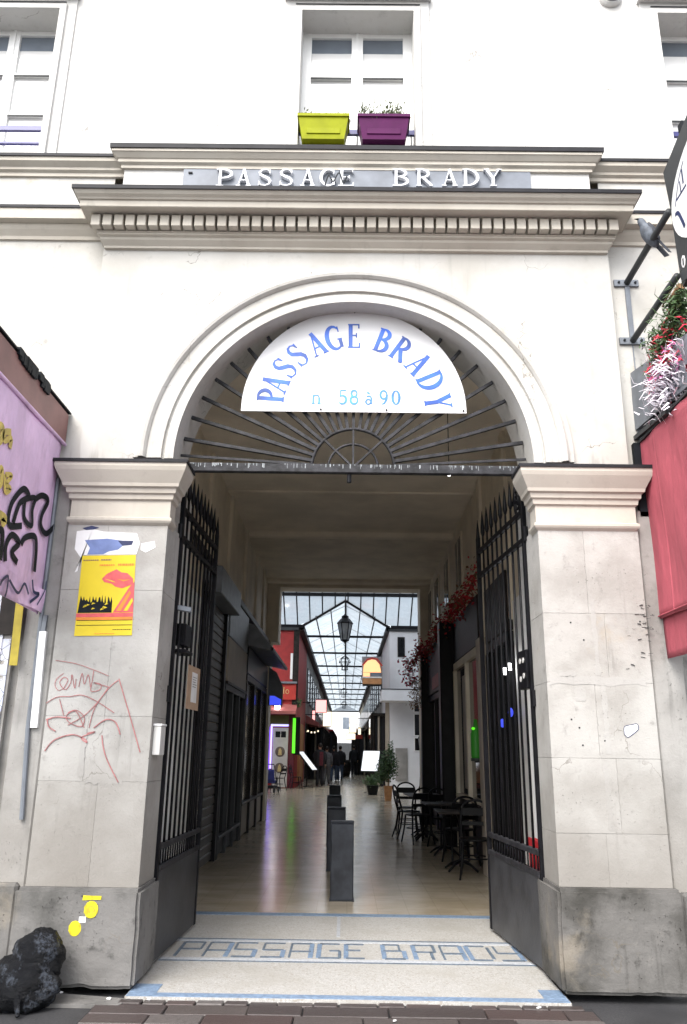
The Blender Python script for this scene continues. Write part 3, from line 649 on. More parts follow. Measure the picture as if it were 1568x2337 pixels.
# semicircular sign
SY = FY-.05
sg = thing('semicircular_sign', 'white half-round sign with blue painted lettering under the arch', 'sign')
SZ, SR = 4.155, .925
pts = [(-SR, SZ), (SR, SZ)] + [(SR*math.cos(R(a))*1.0, SZ+.03+.915*math.sin(R(a))) for a in range(0, 181, 4)]
MB().prism([(x, SY, z) for x, z in pts], (0, .008, 0)).build('panel', 'sign_white', sg)
for ch, x, z in zip('PASSAGEBRADY', (-.688, -.618, -.566, -.47, -.31, -.174, -.005, .245, .40, .522, .637, .715), (.14, .235, .385, .507, .592, .672, .706, .67, .588, .435, .29, .105)):
    a = math.atan2(z, x); rot = a-math.pi/2; rr = .70; px, pz = rr*math.cos(a), rr*math.sin(a)
    if ch == 'P': rot *= 1.1
    sz = .222; adv = GLY[ch][0]*.82
    def mp(u, v, o, px=px, pz=pz, rot=rot, hw=adv*sz/2, sz=sz):
        du, dv = u-hw, v-sz/2; return (px+du*math.cos(rot)-dv*math.sin(rot), SY-.0005-o, SZ+pz+du*math.sin(rot)+dv*math.cos(rot))
    glyph(ch, mp, sz, .82, .002, 1.2).build('letter', 'sign_blue', sg, merge=False)
for ch, a in zip('n58a90', (-.35, -.13, -.035, .09, .21, .31)):
    glyph(ch, lambda u, v, o, a=a: (a+u, SY-.0005-o, SZ+.07+v), .128, 1.05, .002, 1.5).build('letter', 'sign_lightblue', sg, merge=False)
for x, z in ((0, .925), (-.27, .02), (.27, .02), (.90, .02)): MB().tube([(x, SY-.008, SZ+z), (x, SY, SZ+z)], .008, 8).build('screw', 'iron', sg)

# gates
def gate(s, label):
    hx, hy, fx, fy = (s*1.405, .44, -1.345, 1.86) if s < 0 else (1.405, .40, 1.265, 1.86)
    o = thing('iron_gate', label, 'gate', loc=(hx, hy, 0), rz=math.atan2(fy-hy, fx-hx)); L = math.hypot(fx-hx, fy-hy)
    def b(name, x0, x1, y0, y1, z0, z1, mat='iron', bevel=.003): return bx(name, x0, x1, y0, y1, z0, z1, mat, o, bevel)
    b('stile', 0, .045, -.018, .018, .03, 3.62); b('stile', L-.045, L, -.018, .018, .03, 3.55)
    for z in (.655, .80, 3.16, 3.40): b('rail', .05, L-.05, -.02, .02, z-.02, z+.02, 'iron_worn' if z < 1 else 'iron')
    b('kick_plate', .05, L-.05, -.012, .012, .035, .635, 'kick', .002)
    n = 8
    barm = MB().tube([(0, 0, .80), (0, 0, 3.52)], .0105, 8).mesh('bar', True)
    spm = MB().lathe([(.0105, 3.52), (.022, 3.56), (.02, 3.60), (.013, 3.68), (.002, 3.78)], 8).mesh('finial', True)
    shm = MB().tube([(0, 0, .655), (0, 0, .80)], .007, 6).mesh('short_bar', True)
    for i in range(n):
        x = .05+(L-.1)*(i+1)/(n+1)
        q = obj('bar', barm, 'iron', o); q.location.x = x
        q = obj('finial', spm, 'iron', o); q.location.x = x
        for dx in (0, .5):
            q = obj('short_bar', shm, 'iron', o); q.location.x = x-dx*(L-.1)/(n+1)
    for x in (.025, L-.025): q = obj('finial', spm, 'iron', o); q.location = (x, 0, .02 if x < 1 else -.04)
    for z in (.5, 1.9, 3.2): MB().tube([(-.012, 0, z-.06), (-.012, 0, z+.06)], .022, 10).build('hinge', 'iron', o)
    return o, L
plain('kick', (.035, .036, .04), .42, 0, .35, 4, .15)
gl, L = gate(-1, 'open black iron gate leaf with a cardboard notice tied on')
MB().beam((.02, .14, 2.60), (.06, -.12, 2.56), .05, .04).build('latch_bar', 'steel_grey', gl, bevel=.004)
bx('lock_box', .22, .42, -.045, .045, 2.30, 2.48, 'iron', gl, .006); bx('lock_shelf', .2, .46, -.06, .06, 2.24, 2.27, 'iron', gl, .006)
gr, L = gate(1, 'open black iron gate leaf with a scrolled lock case')
bx('lock_box', .06, .26, -.03, .03, 1.98, 2.28, 'iron', gr, .006)
for i, (x, z) in enumerate(((.12, 2.2), (.2, 2.2), (.12, 2.08), (.2, 2.06))): MB().lathe([(.022, -.002), (.022, .002)], 10).build('lock_boss', 'plastic_grey', gr).matrix_local = Matrix.Translation((x, .034, z)) @ Matrix.Rotation(math.pi/2, 4, 'X')
mb = MB()
for k in range(2):
    mb.tube([(.16+.11*(1-i/16)*math.cos(i*.55+k*3.1), 0, 3.52+.13*(1-i/16)*math.sin(i*.55+k*3.1)) for i in range(15)], .011, 6)
mb.build('scroll', 'iron', gr, smooth=True)
# cardboard notice on the left leaf
cn = thing('cardboard_notice', 'brown cardboard notice with a white sheet fixed to the gate', 'notice', loc=(-1.372, 1.13, 1.995), rz=R(86.8))
bx('card', -.21, .23, -.0185-.006, -.0185, -.18, .18, 'cardboard', cn); bx('sheet', -.07, .13, -.0265, -.0247, -.12, .13, 'paper_white', cn)
strokes('text_line', [([(-.04, .09-.02*i), (.10-.02*(i % 3), .09-.02*i)], .004) for i in range(5)], 'ink_black', lambda u, v, o: (u, -.0266-o, v), cn, .0005)
cn.rotation_euler.z = math.atan2(1.86-.44, -1.345+1.405)
# small boxes on the left pier reveal
jb = thing('junction_box', 'pale grey plastic box fixed on the inner edge of the pier', 'box', loc=(-1.408, .06, 1.45))
bx('body', 0, .055, 0, .15, 0, .20, 'plastic_grey', jb, .004); bx('lid', -.004, .06, -.006, .156, .20, .215, 'paper_white', jb, .003)

# poster, torn paper, stickers, scribbles on the left pier
mpw = lambda u, v, o: (u, -.0035-o, v)
po = thing('poster', 'yellow poster with a raised pink arm over a black crowd', 'poster', loc=(0, 0, 0))
q = [(-2.030, 2.275), (-1.607, 2.285), (-1.632, 2.89), (-2.035, 2.878)]
def pq(u, v): a = Vector(q[0]).lerp(Vector(q[1]), u); b = Vector(q[3]).lerp(Vector(q[2]), u); p = a.lerp(b, v); return p.x, p.y
pm = lambda u, v, o: (*[pq(u, v)[0]], -.0035-o, pq(u, v)[1])
def flat(name, uv, mat, d, parent, mp=pm):
    MB().prism([mp(u, v, d-.0009) for u, v in uv], (0, -.0007, 0)).build(name, mat, parent)
flat('sheet', [(0, 0), (1, 0), (1, 1), (0, 1)], 'poster_yellow', .001, po)
flat('arm', [(.64, .28), (.9, .58), (1, .66), (1, .28)], 'poster_pink', .002, po)
flat('arm_stripe', [(.70, .30), (.92, .55), (.95, .52), (.78, .30)], 'poster_orange', .003, po); flat('arm_stripe', [(.83, .30), (.97, .46), (.99, .42), (.90, .30)], 'poster_yellow', .003, po)
flat('fist', [(.40, .70), (.45, .66), (.58, .64), (.66, .60), (.78, .58), (.98, .63), (.97, .70), (.86, .77), (.75, .78), (.66, .82), (.56, .79), (.48, .76)], 'poster_pink', .0025, po)
flat('fist_line', [(.44, .705), (.60, .675), (.66, .655), (.60, .66)], 'poster_yellow', .0035, po); flat('fist_line', [(.66, .70), (.80, .665), (.93, .69), (.80, .685)], 'poster_orange', .0035, po)
cw = [(.02, .28), (.62, .28)]; x = .62
random.seed(3)
while x > .03: cw += [(x, .40+random.uniform(0, .085)), (x-.02, .47+random.uniform(-.02, .03)), (x-.035, .38+random.uniform(0, .06))]; x -= .055
flat('crowd', cw, 'ink_black', .002, po)
for k in range(9): x0 = random.uniform(.06, .5); flat('crowd_fleck', [(x0, .31+k*.009), (x0+.07, .325+k*.009), (x0+.02, .335+k*.009)], 'poster_yellow', .003, po)
flat('band', [(0, .225), (1, .225), (1, .275), (0, .275)], 'poster_pink', .002, po); flat('band', [(0, .19), (1, .19), (1, .222), (0, .222)], 'poster_orange', .002, po)
for v_ in (.185, .125): flat('rule', [(0.02, v_), (.99, v_), (.99, v_+.006), (.02, v_+.006)], 'ink_black', .003, po)
for u0, u1, v_, h_, mt_ in ((.03, .32, .935, .012, 'brown_metal'), (.36, .55, .935, .016, 'brown_metal'), (.34, .62, .865, .02, 'poster_orange'), (.68, .98, .865, .026, 'poster_orange'), (.66, .98, .068, .007, 'ink_black'), (.35, .7, .02, .008, 'poster_orange')):
    u = u0
    while u < u1: ww = random.uniform(.015, .04); flat('print', [(u, v_), (min(u+ww, u1), v_), (min(u+ww, u1), v_+h_), (u, v_+h_)], mt_, .0032, po); u += ww+.008
tp = thing('torn_poster', 'torn white and blue remains of an old poster above the yellow one', 'poster')
flat2 = lambda name, uv, mat, d: MB().prism([(u, -.0012-d, v) for u, v in uv], (0, -.0006, 0)).build(name, mat, tp)
flat2('scrap', [(-2.10, 3.07), (-1.98, 3.09), (-1.9, 3.07), (-1.64, 3.06), (-1.61, 2.98), (-1.63, 2.895), (-2.03, 2.885), (-2.08, 2.75), (-2.10, 2.62), (-2.07, 2.60), (-2.045, 2.7), (-2.04, 2.885), (-2.09, 2.90)][:8]+[(-2.06, 2.76), (-2.045, 2.86), (-2.10, 2.93)], 'paper_white', 0)
flat2('scrap', [(-2.03, 3.0), (-1.86, 3.015), (-1.70, 2.995), (-1.77, 2.93), (-1.84, 2.915), (-1.88, 2.892), (-2.0, 2.888), (-1.985, 2.94)], 'paper_blue', .001)
flat2('scrap', [(-1.78, 3.0), (-1.66, 3.0), (-1.67, 2.968), (-1.74, 2.96)], 'ink_navy', .0018)
flat2('scrap', [(-2.06, 3.095), (-1.99, 3.115), (-1.93, 3.10), (-1.97, 3.085), (-2.03, 3.08)], 'ink_navy', .001)
flat2('scrap', [(-1.60, 2.98), (-1.50, 3.0), (-1.49, 2.95), (-1.56, 2.91), (-1.6, 2.93)], 'paper_white', 0)
lft = B.children[0]
pl_left = [c for c in B.children if c.name.startswith('pier')][0]; pl_right = [c for c in B.children if c.name.startswith('pier')][1]
def P0(x, y): p = aty(x*.9751/3.136, (1100+y/3.136)*.9751, 0); return (p.x, p.z)     # marks read off an enlargement of the pier
red = [[(470, 1490), (420, 1530), (405, 1575), (430, 1615), (470, 1600)], [(470, 1600), (500, 1540), (470, 1520), (440, 1560), (480, 1610), (520, 1560), (530, 1500), (550, 1600), (560, 1530)],
       [(580, 1590), (605, 1490), (620, 1570), (650, 1500), (665, 1590)], [(690, 1470), (680, 1540), (670, 1620), (735, 1610), (740, 1570), (690, 1560), (800, 1590)],
       [(410, 1395), (560, 1420), (690, 1465), (800, 1510)], [(340, 1710), (420, 1665), (520, 1660), (600, 1650), (700, 1690), (840, 1780)], [(800, 1590), (720, 1700), (620, 1800), (500, 1870)],
       [(870, 1540), (800, 1600), (700, 1740), (655, 1890)], [(875, 1530), (960, 1820), (1030, 2070)], [(500, 1780), (560, 1760), (620, 1810), (600, 1880), (510, 1850), (490, 1800), (560, 1770), (620, 1890)],
       [(330, 2060), (400, 1980), (530, 1940), (620, 1970), (640, 2000), (600, 1960), (700, 1920), (640, 1930)], [(750, 1945), (760, 2030), (790, 2130), (870, 2290)],
       [(340, 1830), (420, 1810), (520, 1820)], [(690, 1890), (780, 1830), (850, 1850), (885, 1940)], [(440, 1680), (470, 1800)], [(350, 1830), (360, 1880), (410, 1915)]]
strokes('graffiti', [(smooth_line([P0(*p) for p in l]), random.choice((.004, .005, .007))) for l in red], 'ink_red', lambda u, v, o: (u, -.0025-o, v), pl_left, .0006, label='thin red scribbled lines')
for (x, y, rr, bar), lb in zip(((208, 2075, .052, True), (171, 2118, .046, False)), ('yellow round sticker with a bar above it on the grey plinth', 'plain yellow oval sticker low on the grey plinth')):
    c = aty(x, y, -.071); stk = thing('sticker', lb, 'sticker', loc=(c.x, -.0712, c.z))
    n = 20; MB().prism([(rr*.9*math.cos(2*math.pi*i/n)*(1+.05*math.sin(3*i)), 0, rr*math.sin(2*math.pi*i/n)) for i in range(n)], (0, -.0012, 0)).build('disc', 'sticker_yellow', stk)
    if bar:
        MB().prism([(-.062, 0, .055), (.06, 0, .06), (.062, 0, .082), (-.06, 0, .085)], (0, -.001, 0)).build('bar', 'sticker_yellow', stk)
        strokes('mark', [(smooth_line([(-.025, .0), (0, .02), (.025, -.005), (0, -.02), (-.02, .0)]), .005)], 'yellow_strap', lambda u, v, o: (u, -.0013-o, v), stk, .0005)
bx('white_scuff', -1.765, -1.72, -.0722, -.071, .40, .435, 'paper_white', [c for c in B.children if c.name.startswith('plinth')][0])
# white outlined sticker and filled holes on the right pier
c = aty(1440, 1665, 0); stk = thing('paper_sticker', 'small torn white sticker with a dark outline on the right pier', 'sticker', loc=(c.x, -.002, c.z))
oq = [(-.05, -.03), (-.045, .02), (.01, .035), (.045, .04), (.05, .005), (0, -.035), (-.03, -.05)]
MB().prism([(x, 0, z) for x, z in oq], (0, -.001, 0)).build('paper', 'paper_white', stk); strokes('outline', [(smooth_line(oq+[oq[0]]), .005)], 'ink_navy', lambda u, v, o: (u, -.001-o, v), stk, .0005)
for px, py in ((1302, 1420), (1332, 1460), (1304, 1641), (1322, 1660), (1330, 1700), (1380, 1690), (1460, 1418)):
    c = aty(px, py, 0); MB().lathe([(.006, 0), (.006, .002)], 8).build('drill_hole', 'ink_black', pl_right).matrix_local = Matrix.Translation((c.x, -.001, c.z)) @ Matrix.Rotation(math.pi/2, 4, 'X')
random.seed(5)
for (a, b, c, d) in ((1425, 1380, 1483, 1530),):
    ls = []
    for i in range(46):
        px, py = random.uniform(a, c), random.uniform(b, d)
        if random.random() > (px-a)/(c-a)+.15: continue
        p = aty(px, py, 0); ls.append(([(p.x, p.z), (p.x+random.uniform(.01, .03), p.z+random.uniform(-.006, .006)), (p.x+random.uniform(.02, .035), p.z+random.uniform(-.012, .012))], random.uniform(.0012, .003)))
    strokes('scratch', ls, 'dark_grey_metal', lambda u, v, o: (u, -.0022-o, v), pl_right, .0004)

# pale mortar smeared over the joints of the right pier, and a few patches on the left
random.seed(41)
def smear(pier, x0, x1, z0, z1, n=12):
    hor = (x1-x0) > (z1-z0); up = []; dn = []
    for i in range(n+1):
        t = i/n; j = lambda: random.uniform(-.012, .012)
        if hor: up.append((x0+(x1-x0)*t, z1+j())); dn.append((x0+(x1-x0)*t, z0+j()))
        else: up.append((x1+j()*.7, z0+(z1-z0)*t)); dn.append((x0+j()*.7, z0+(z1-z0)*t))
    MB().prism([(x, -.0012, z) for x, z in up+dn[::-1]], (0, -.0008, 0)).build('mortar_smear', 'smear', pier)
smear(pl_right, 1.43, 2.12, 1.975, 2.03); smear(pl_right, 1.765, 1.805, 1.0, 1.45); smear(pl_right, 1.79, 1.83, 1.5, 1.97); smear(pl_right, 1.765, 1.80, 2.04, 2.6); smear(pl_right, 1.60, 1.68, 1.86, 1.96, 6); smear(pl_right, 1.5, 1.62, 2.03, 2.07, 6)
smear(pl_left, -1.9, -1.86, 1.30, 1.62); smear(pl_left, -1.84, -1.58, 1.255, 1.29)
# flower boxes at the window
def flower_box(x0, x1, mat, label, leafy):
    o = thing('flower_box', label, 'planter', loc=((x0+x1)/2, .06, 6.735)); h = (x1-x0)/2; b_ = h*.80
    mb = MB(); k = .09
    v = [(-b_, -.07, 0), (b_, -.07, 0), (b_, .07, 0), (-b_, .07, 0), (-h+.01, -k, .23), (h-.01, -k, .23), (h-.01, k, .23), (-h+.01, k, .23)]
    mb.add(v, [(3, 2, 1, 0), (0, 1, 5, 4), (1, 2, 6, 5), (2, 3, 7, 6), (3, 0, 4, 7)]).build('trough', mat, o)
    r = MB()
    for a in ((-h, h, -k-.012, -k+.004), (-h, h, k-.004, k+.012)): r.box(*a, .225, .255)
    for a in ((-h, -h+.016, -k, k), (h-.016, h, -k, k)): r.box(*a, .226, .254)
    r.build('rim', mat, o, merge=False); bx('soil', -h+.02, h-.02, -k+.01, k-.01, .2, .215, 'tar', o)
    bx('moulded_panel', -b_*.8, b_*.8, -.083, -.07, .05, .11, mat, o, .003)
    mb = MB(); random.seed(int(x1*100)+9)
    for i in range(1300 if leafy else 160):
        x = random.uniform(-h+.03, h-.04); z = .23+abs(random.gauss(0, .075 if leafy else .04)); y = random.uniform(-k, k)
        if leafy: z += .03*math.sin(x*19)
        d = Vector((random.uniform(-1, 1), random.uniform(-1, 1), random.uniform(.2, 1.2))).normalized()*random.uniform(.02, .045); sd_ = d.orthogonal().normalized()*.008
        p = Vector((x, y, z)); mb.add([p, p+d*.5+sd_, p+d, p+d*.5-sd_], [(0, 1, 2, 3)])
    mb.build('foliage', 'herb_leaf', o, merge=False)
    if leafy:
        mb = MB(); 
        for i in range(5): mb.tube([(h-.08+.015*i, 0, .22), (h-.07+.02*i, -.01, .30), (h-.05+random.uniform(-.02, .05), 0, .35)], .0035, 5)
        mb.build('twig', 'twig', o)
    else: MB().tube([(-h*.6, 0, .305), (h*.9, 0, .30)], .006, 6).build('stake', 'dark_grey_metal', o)
    return o
flower_box(-.535, -.065, 'lime_pot', 'lime green plastic flower box, nearly bare, on the window ledge', False)
flower_box(.005, .482, 'purple_pot', 'purple plastic flower box full of grey-green herbs on the window ledge', True)
# round bulkhead lamp high on the wall
c = aty(1392, -4, .09); lp = thing('bulkhead_lamp', 'round white wall lamp high on the plain facade', 'lamp', loc=(c.x, .10, c.z))
q_ = Matrix.Rotation(math.pi/2, 4, 'X')
MB().lathe([(.11, 0), (.11, .03), (.095, .05)], 24).build('ring', 'plastic_grey', lp).matrix_local = q_
MB().lathe([(.085, .05), (.075, .08), (.04, .1), (.0, .105)], 24).build('globe', 'lantern_glass', lp, smooth=True).matrix_local = q_

# ------------------------------------------------------------------ left neighbour: mauve awning
aw = thing('mauve_awning', 'faded mauve shop awning with black graffiti and a rusty brown hood', 'awning', loc=(0, 0, 0))
X0 = -2.29
bx('hood', X0-.9, X0, -2.0, .06, 3.80, 4.06, 'brown_metal', aw, .012); bx('hood_top', X0-.9, X0+.012, -2.0, .07, 4.062, 4.075, 'ink_black', aw)
mb = MB(); random.seed(4)
for i in range(60): y_ = random.uniform(-1.0, -.45); mb.box(X0-.03, X0+random.uniform(.013, .02), y_, y_+random.uniform(.02, .07), 4.0+random.uniform(0, .05), 4.07+random.uniform(0, .03))
mb.build('bitumen_tear', 'ink_black', aw, merge=False)
def flapx(u, v):     # u: 0 at the wall .. 1 outwards, v: 0 bottom .. 1 top
    y = .06-1.9*u; z = 2.43+(.03*u)+v*(1.36-.03*u)
    bulge = .016*math.exp(-((u-.05)/.05)**2)*math.sin(math.pi*v)+.006*math.sin(9*u+3*v)*(1-v)+.006*math.sin(16*u-4*v)
    y += .09*math.exp(-(u/.04)**2)*math.sin(math.pi*min(1, v*1.15))-.06*math.exp(-(u/.06)**2)*(1-v)**6
    return Vector((X0-.012-bulge*.6-.10*math.exp(-(u/.03)**2)*(.2+.8*v*(1-v)), y, z))
fp = MB().grid(flapx, 60, 30).build('side_flap', 'mauve_cloth', aw, smooth=True)
sm = fp.modifiers.new('s', 'SOLIDIFY'); sm.thickness = .004
def low(u, v): p = flapx(u, .0); return Vector((X0-.002+.012*math.sin(14*u+2*v), p.y, 2.44+.02*u+v*.17))
MB().grid(low, 50, 4).build('valance', 'mauve_cloth', aw, smooth=True)
MB().tube([(X0+.002, .04, 3.79), (X0+.002, -2.0, 3.79)], .014, 8).build('piping', 'mauve_cloth', aw)
def PA(x, y): p = atx((x/3.245)*.9751, (740+y/3.245)*.9751, X0+.012); return (p.y, p.z)
mpa = lambda u, v, o: (X0+.004+o, u, v)
def wid(a): return a
bl = [([(176, 1590), (90, 1590), (75, 1520), (110, 1400), (190, 1310), (230, 1370), (160, 1420), (110, 1570)], .045), ([(200, 1400), (195, 1530), (250, 1590), (255, 1470), (275, 1380), (200, 1390)], .04),
      ([(275, 1390), (330, 1360), (375, 1400), (330, 1500), (320, 1590), (360, 1650), (425, 1590)], .045),
      ([(0, 1620), (30, 1640), (20, 1780), (10, 1850)], .05), ([(50, 1860), (55, 1740), (100, 1660), (155, 1720), (100, 1790), (140, 1870)], .045), ([(170, 1730), (200, 1680), (270, 1670), (285, 1750), (270, 1940)], .045)]
strokes('graffiti', [(smooth_line([PA(*p) for p in l]), wd) for l, wd in bl], 'ink_black', mpa, aw, .0012, label='black spray-painted letters')
nv = [([(0, 2040), (20, 2000), (60, 1975), (50, 2080), (35, 2130)], .02), ([(70, 2000), (135, 2100), (185, 2030), (215, 2110)], .02), ([(245, 2000), (255, 2090), (295, 2110), (225, 2170)], .022), ([(350, 2010), (335, 2090), (280, 2190)], .01)]
strokes('graffiti', [(smooth_line([PA(*p) for p in l]), wd) for l, wd in nv], 'ink_navy', lambda u, v, o: (X0+.014+o, u, v), aw, .001, label='navy zigzag tag on the valance')
yl = [([(0, 830), (30, 850), (20, 930), (0, 950)], .06), ([(95, 880), (50, 880), (45, 940), (95, 930), (85, 1000)], .045), ([(0, 1180), (25, 1160), (20, 1260), (0, 1290)], .05), ([(50, 1200), (100, 1210), (60, 1270), (90, 1310), (50, 1330), (50, 1200)], .035), ([(0, 1500), (50, 1540), (20, 1580)], .06)]
for l, wd in yl: strokes('letter', [(smooth_line([PA(*p) for p in l]), wd)], 'ink_yellow', mpa, aw, .001, label='faded yellow letter')
# neighbour's shop edge under the awning
ns = thing('old_shopfront', 'derelict shop wall covered in torn white paper beside the left pier', 'wall')
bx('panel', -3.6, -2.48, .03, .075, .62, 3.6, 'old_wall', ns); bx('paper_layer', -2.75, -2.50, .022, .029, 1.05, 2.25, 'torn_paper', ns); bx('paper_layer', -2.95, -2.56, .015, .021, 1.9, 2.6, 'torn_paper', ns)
bx('red_frame', -3.2, -2.66, .0, .02, 2.2, 3.4, 'red_wall', ns); bx('dark_frame', -2.60, -2.44, .0, .02, 2.28, 3.5, 'dark_wood', ns)
ys = thing('yellow_strap', 'faded yellow strap hanging under the mauve awning', 'strap'); a, b = aty(42, 1390, -.02), aty(31, 1518, -.02)
MB().prism([(a.x-.03, -.02, a.z+.3), (a.x+.03, -.02, a.z+.3), (b.x+.028, -.02, b.z), (b.x-.03, -.02, b.z)], (0, -.004, 0)).build('webbing', 'yellow_strap', ys)
cp = thing('cable_conduit', 'white plastic cable conduit running up beside the left pier', 'pipe')
p1, p2, p3 = aty(98, 1440, .0), aty(77, 1660, .0), aty(58, 1870, .0)
MB().beam((p1.x, .012, p1.z), (p2.x, .012, p2.z), .05, .03, (0, 1, 0)).build('cover', 'white_paint', cp); MB().tube([(p1.x-.035, .012, 3.5), (p2.x-.045, .012, p2.z), (p3.x-.03, .012, p3.z)], .017, 8).build('pipe', 'steel_grey', cp)
MB().beam((p1.x+.005, .010, p1.z+.12), (p1.x, .010, p1.z), .03, .025, (0, 1, 0)).build('clip', 'steel_grey', cp)

# rubbish bag
bagc = (-2.0, -.30)
rb = thing('rubbish_bag', 'crumpled black plastic rubbish bag slumped against the left plinth', 'bag', loc=(*bagc, -.03))
def bagsurf(cx, cy, cz, rx, ry, rz_, seed, n=40, k=28):
    mb = MB(); v = []
    for i in range(k+1):
        a = math.pi*i/k
        for j in range(n):
            b = 2*math.pi*j/n; d = Vector((math.sin(a)*math.cos(b), math.sin(a)*math.sin(b), math.cos(a)))
            q = d*1.6+Vector((seed, 0, 0)); s = 1+.20*mnoise.noise(q)+.10*abs(mnoise.noise(q*3.1))+.07*mnoise.noise(q*6.5)
            p = Vector((cx+d.x*rx*s, cy+d.y*ry*s, max(0.002, cz+d.z*rz_*s))); v.append(p)
    f = [(i*n+j, (i+1)*n+j, (i+1)*n+(j+1) % n, i*n+(j+1) % n) for i in range(k) for j in range(n)]
    return mb.add(v, f)
bagsurf(.06, .03, .27, .16, .14, .15, 3.3).build('upper_bag', 'bag_plastic', rb, smooth=True); bagsurf(0, 0, .12, .22, .17, .17, 8.1).build('lower_bag', 'bag_plastic', rb, smooth=True); bagsurf(-.22, -.05, .10, .2, .16, .14, 1.7).build('side_bag', 'bag_plastic', rb, smooth=True)
MB().tube([(.03, -.15, .12), (.05, -.19, .06), (.07, -.22, .015)], [.03, .02, .012], 7).build('knot', 'bag_plastic', rb, smooth=True)
random.seed(8)
for i, (px, py) in enumerate(((140, 2265), (193, 2248), (200, 2253), (248, 2279), (340, 2281), (88, 2262), (1230, 2300), (900, 2330))):
    c = atz(px, py, -.004); s_ = .014 if i != 3 else .02
    MB().prism([(s_*random.uniform(.6, 1.2)*math.cos(a_), s_*random.uniform(.5, 1)*math.sin(a_), random.uniform(0, .004)) for a_ in (0, 1.1, 2.2, 3.3, 4.4, 5.4)], (0.002, 0, .005)).build('paper_scrap', 'paper_white', None, label='small white paper scrap littering the ground before the arch', cat='litter', group='paper scraps on the pavement').location = (c.x, c.y, c.z)

# ------------------------------------------------------------------ right neighbour: red awning, planter, blade sign
aw = thing('red_awning', 'plain dusty red shop awning with side flap and valance', 'awning')
X1 = 2.275
def rflap(u, v): y = .10-2.0*u+.05*math.exp(-(u/.05)**2)*(1-v); z = 2.46+.0*u+v*(1.40-.02*u); return Vector((X1+.012*math.sin(11*u+3*v)*math.sin(math.pi*v)+.02*(1-v)*math.sin(4*u)+.006*math.sin(31*u+5*v), y, z))
o = MB().grid(rflap, 40, 20).build('side_flap', 'red_cloth', aw, smooth=True); o.modifiers.new('s', 'SOLIDIFY').thickness = .004
def rval(u, v): return Vector((X1+.03+.012*math.sin(11*u), .02-1.9*u+.02*v, 2.17+v*.34))
o = MB().grid(rval, 40, 6).build('valance', 'red_cloth', aw, smooth=True); o.modifiers.new('s', 'SOLIDIFY').thickness = .003
MB().tube([(X1-.003, .1-2.0*i/20, 2.48) for i in range(21)], .006, 6).build('hem', 'red_cloth', aw); MB().tube([tuple(rflap(.17, i/20)-Vector((.003, 0, 0))) for i in range(21)], .004, 5).build('seam', 'red_cloth', aw)
bx('frame', X1+.01, X1+.04, -1.9, .1, 3.83, 3.88, 'ink_black', aw); bx('frame', X1-.06, X1+.02, .03, .085, 3.25, 3.86, 'ink_black', aw)
bx('awning_roof', X1, X1+1.2, -1.9, .08, 3.862, 3.875, 'red_cloth', aw)
pb = thing('planter_box', 'grey sheet metal planter box standing above the red awning', 'planter', loc=(2.26, 0, 3.89))
MB().prism([(0, .10, .10), (0, .06, .595), (0, -1.0, .36), (0, -1.0, 0.0)], (.012, 0, 0)).build('side_panel', 'steel_grey', pb); bx('back', .012, 1.2, .06, .075, .0, .58, 'steel_grey', pb); bx('base', .0, 1.2, -1.0, .07, -.03, -.01, 'dark_grey_metal', pb); bx('soil', .012, 1.2, -.98, .05, .2, .24, 'tar', pb)
MB().beam((-.005, .10, .03), (-.005, -.55, -.02), .03, .035).build('lip', 'dark_grey_metal', pb)
fa = thing('flower_arrangement', 'tangle of evergreen sprigs with red and white ribbon flowers in the planter', 'flowers', loc=(2.32, -.55, 3.88))
random.seed(12); 
def tuft(name, mat, n, cen, rad, ln, wd):
    mb = MB()
    for i in range(n):
        p = Vector(cen)+Vector((random.gauss(0, rad[0]), random.gauss(0, rad[1]), random.gauss(0, rad[2]))); d = Vector((random.uniform(-1, .6), random.uniform(-1, 1), random.uniform(-.6, 1))).normalized()
        l = ln*random.uniform(.6, 1.4); s = d.orthogonal().normalized()*wd; e = d.cross(s).normalized()*l*.25
        mb.add([p-s, p+s, p+d*l*.5+s*.9+e, p+d*l*.5-s*.9+e, p+d*l+s*.3, p+d*l-s*.3], [(0, 1, 2, 3), (3, 2, 4, 5)])
    mb.build(name, mat, fa, merge=False, kind='stuff')
tuft('evergreen', 'shrub_leaf', 1100, (.0, -.02, .50), (.05, .13, .11), .07, .008); tuft('evergreen', 'shrub_leaf', 400, (.0, -.24, .68), (.04, .06, .07), .08, .008); tuft('red_petal', 'petal_red', 260, (-.03, -.02, .36), (.03, .15, .10), .09, .011); tuft('white_petal', 'petal_white', 420, (-.06, -.05, .19), (.03, .14, .10), .11, .009); tuft('pink_petal', 'petal_pink', 110, (-.05, -.05, .30), (.03, .12, .08), .07, .009)
MB().tube([(0, .1, .62), (-.04, -.05, .66), (-.02, -.25, .70)], [.004, .014, .02], 7).build('ribbon', 'petal_red', fa); MB().tube([(0, -.12, .66), (-.02, -.2, .78), (0, -.32, .82)], .03, 8).build('branch', 'twig', fa); MB().tube([(0, .02, .86), (0, -.2, .9)], .007, 6).build('branch', 'twig', fa)

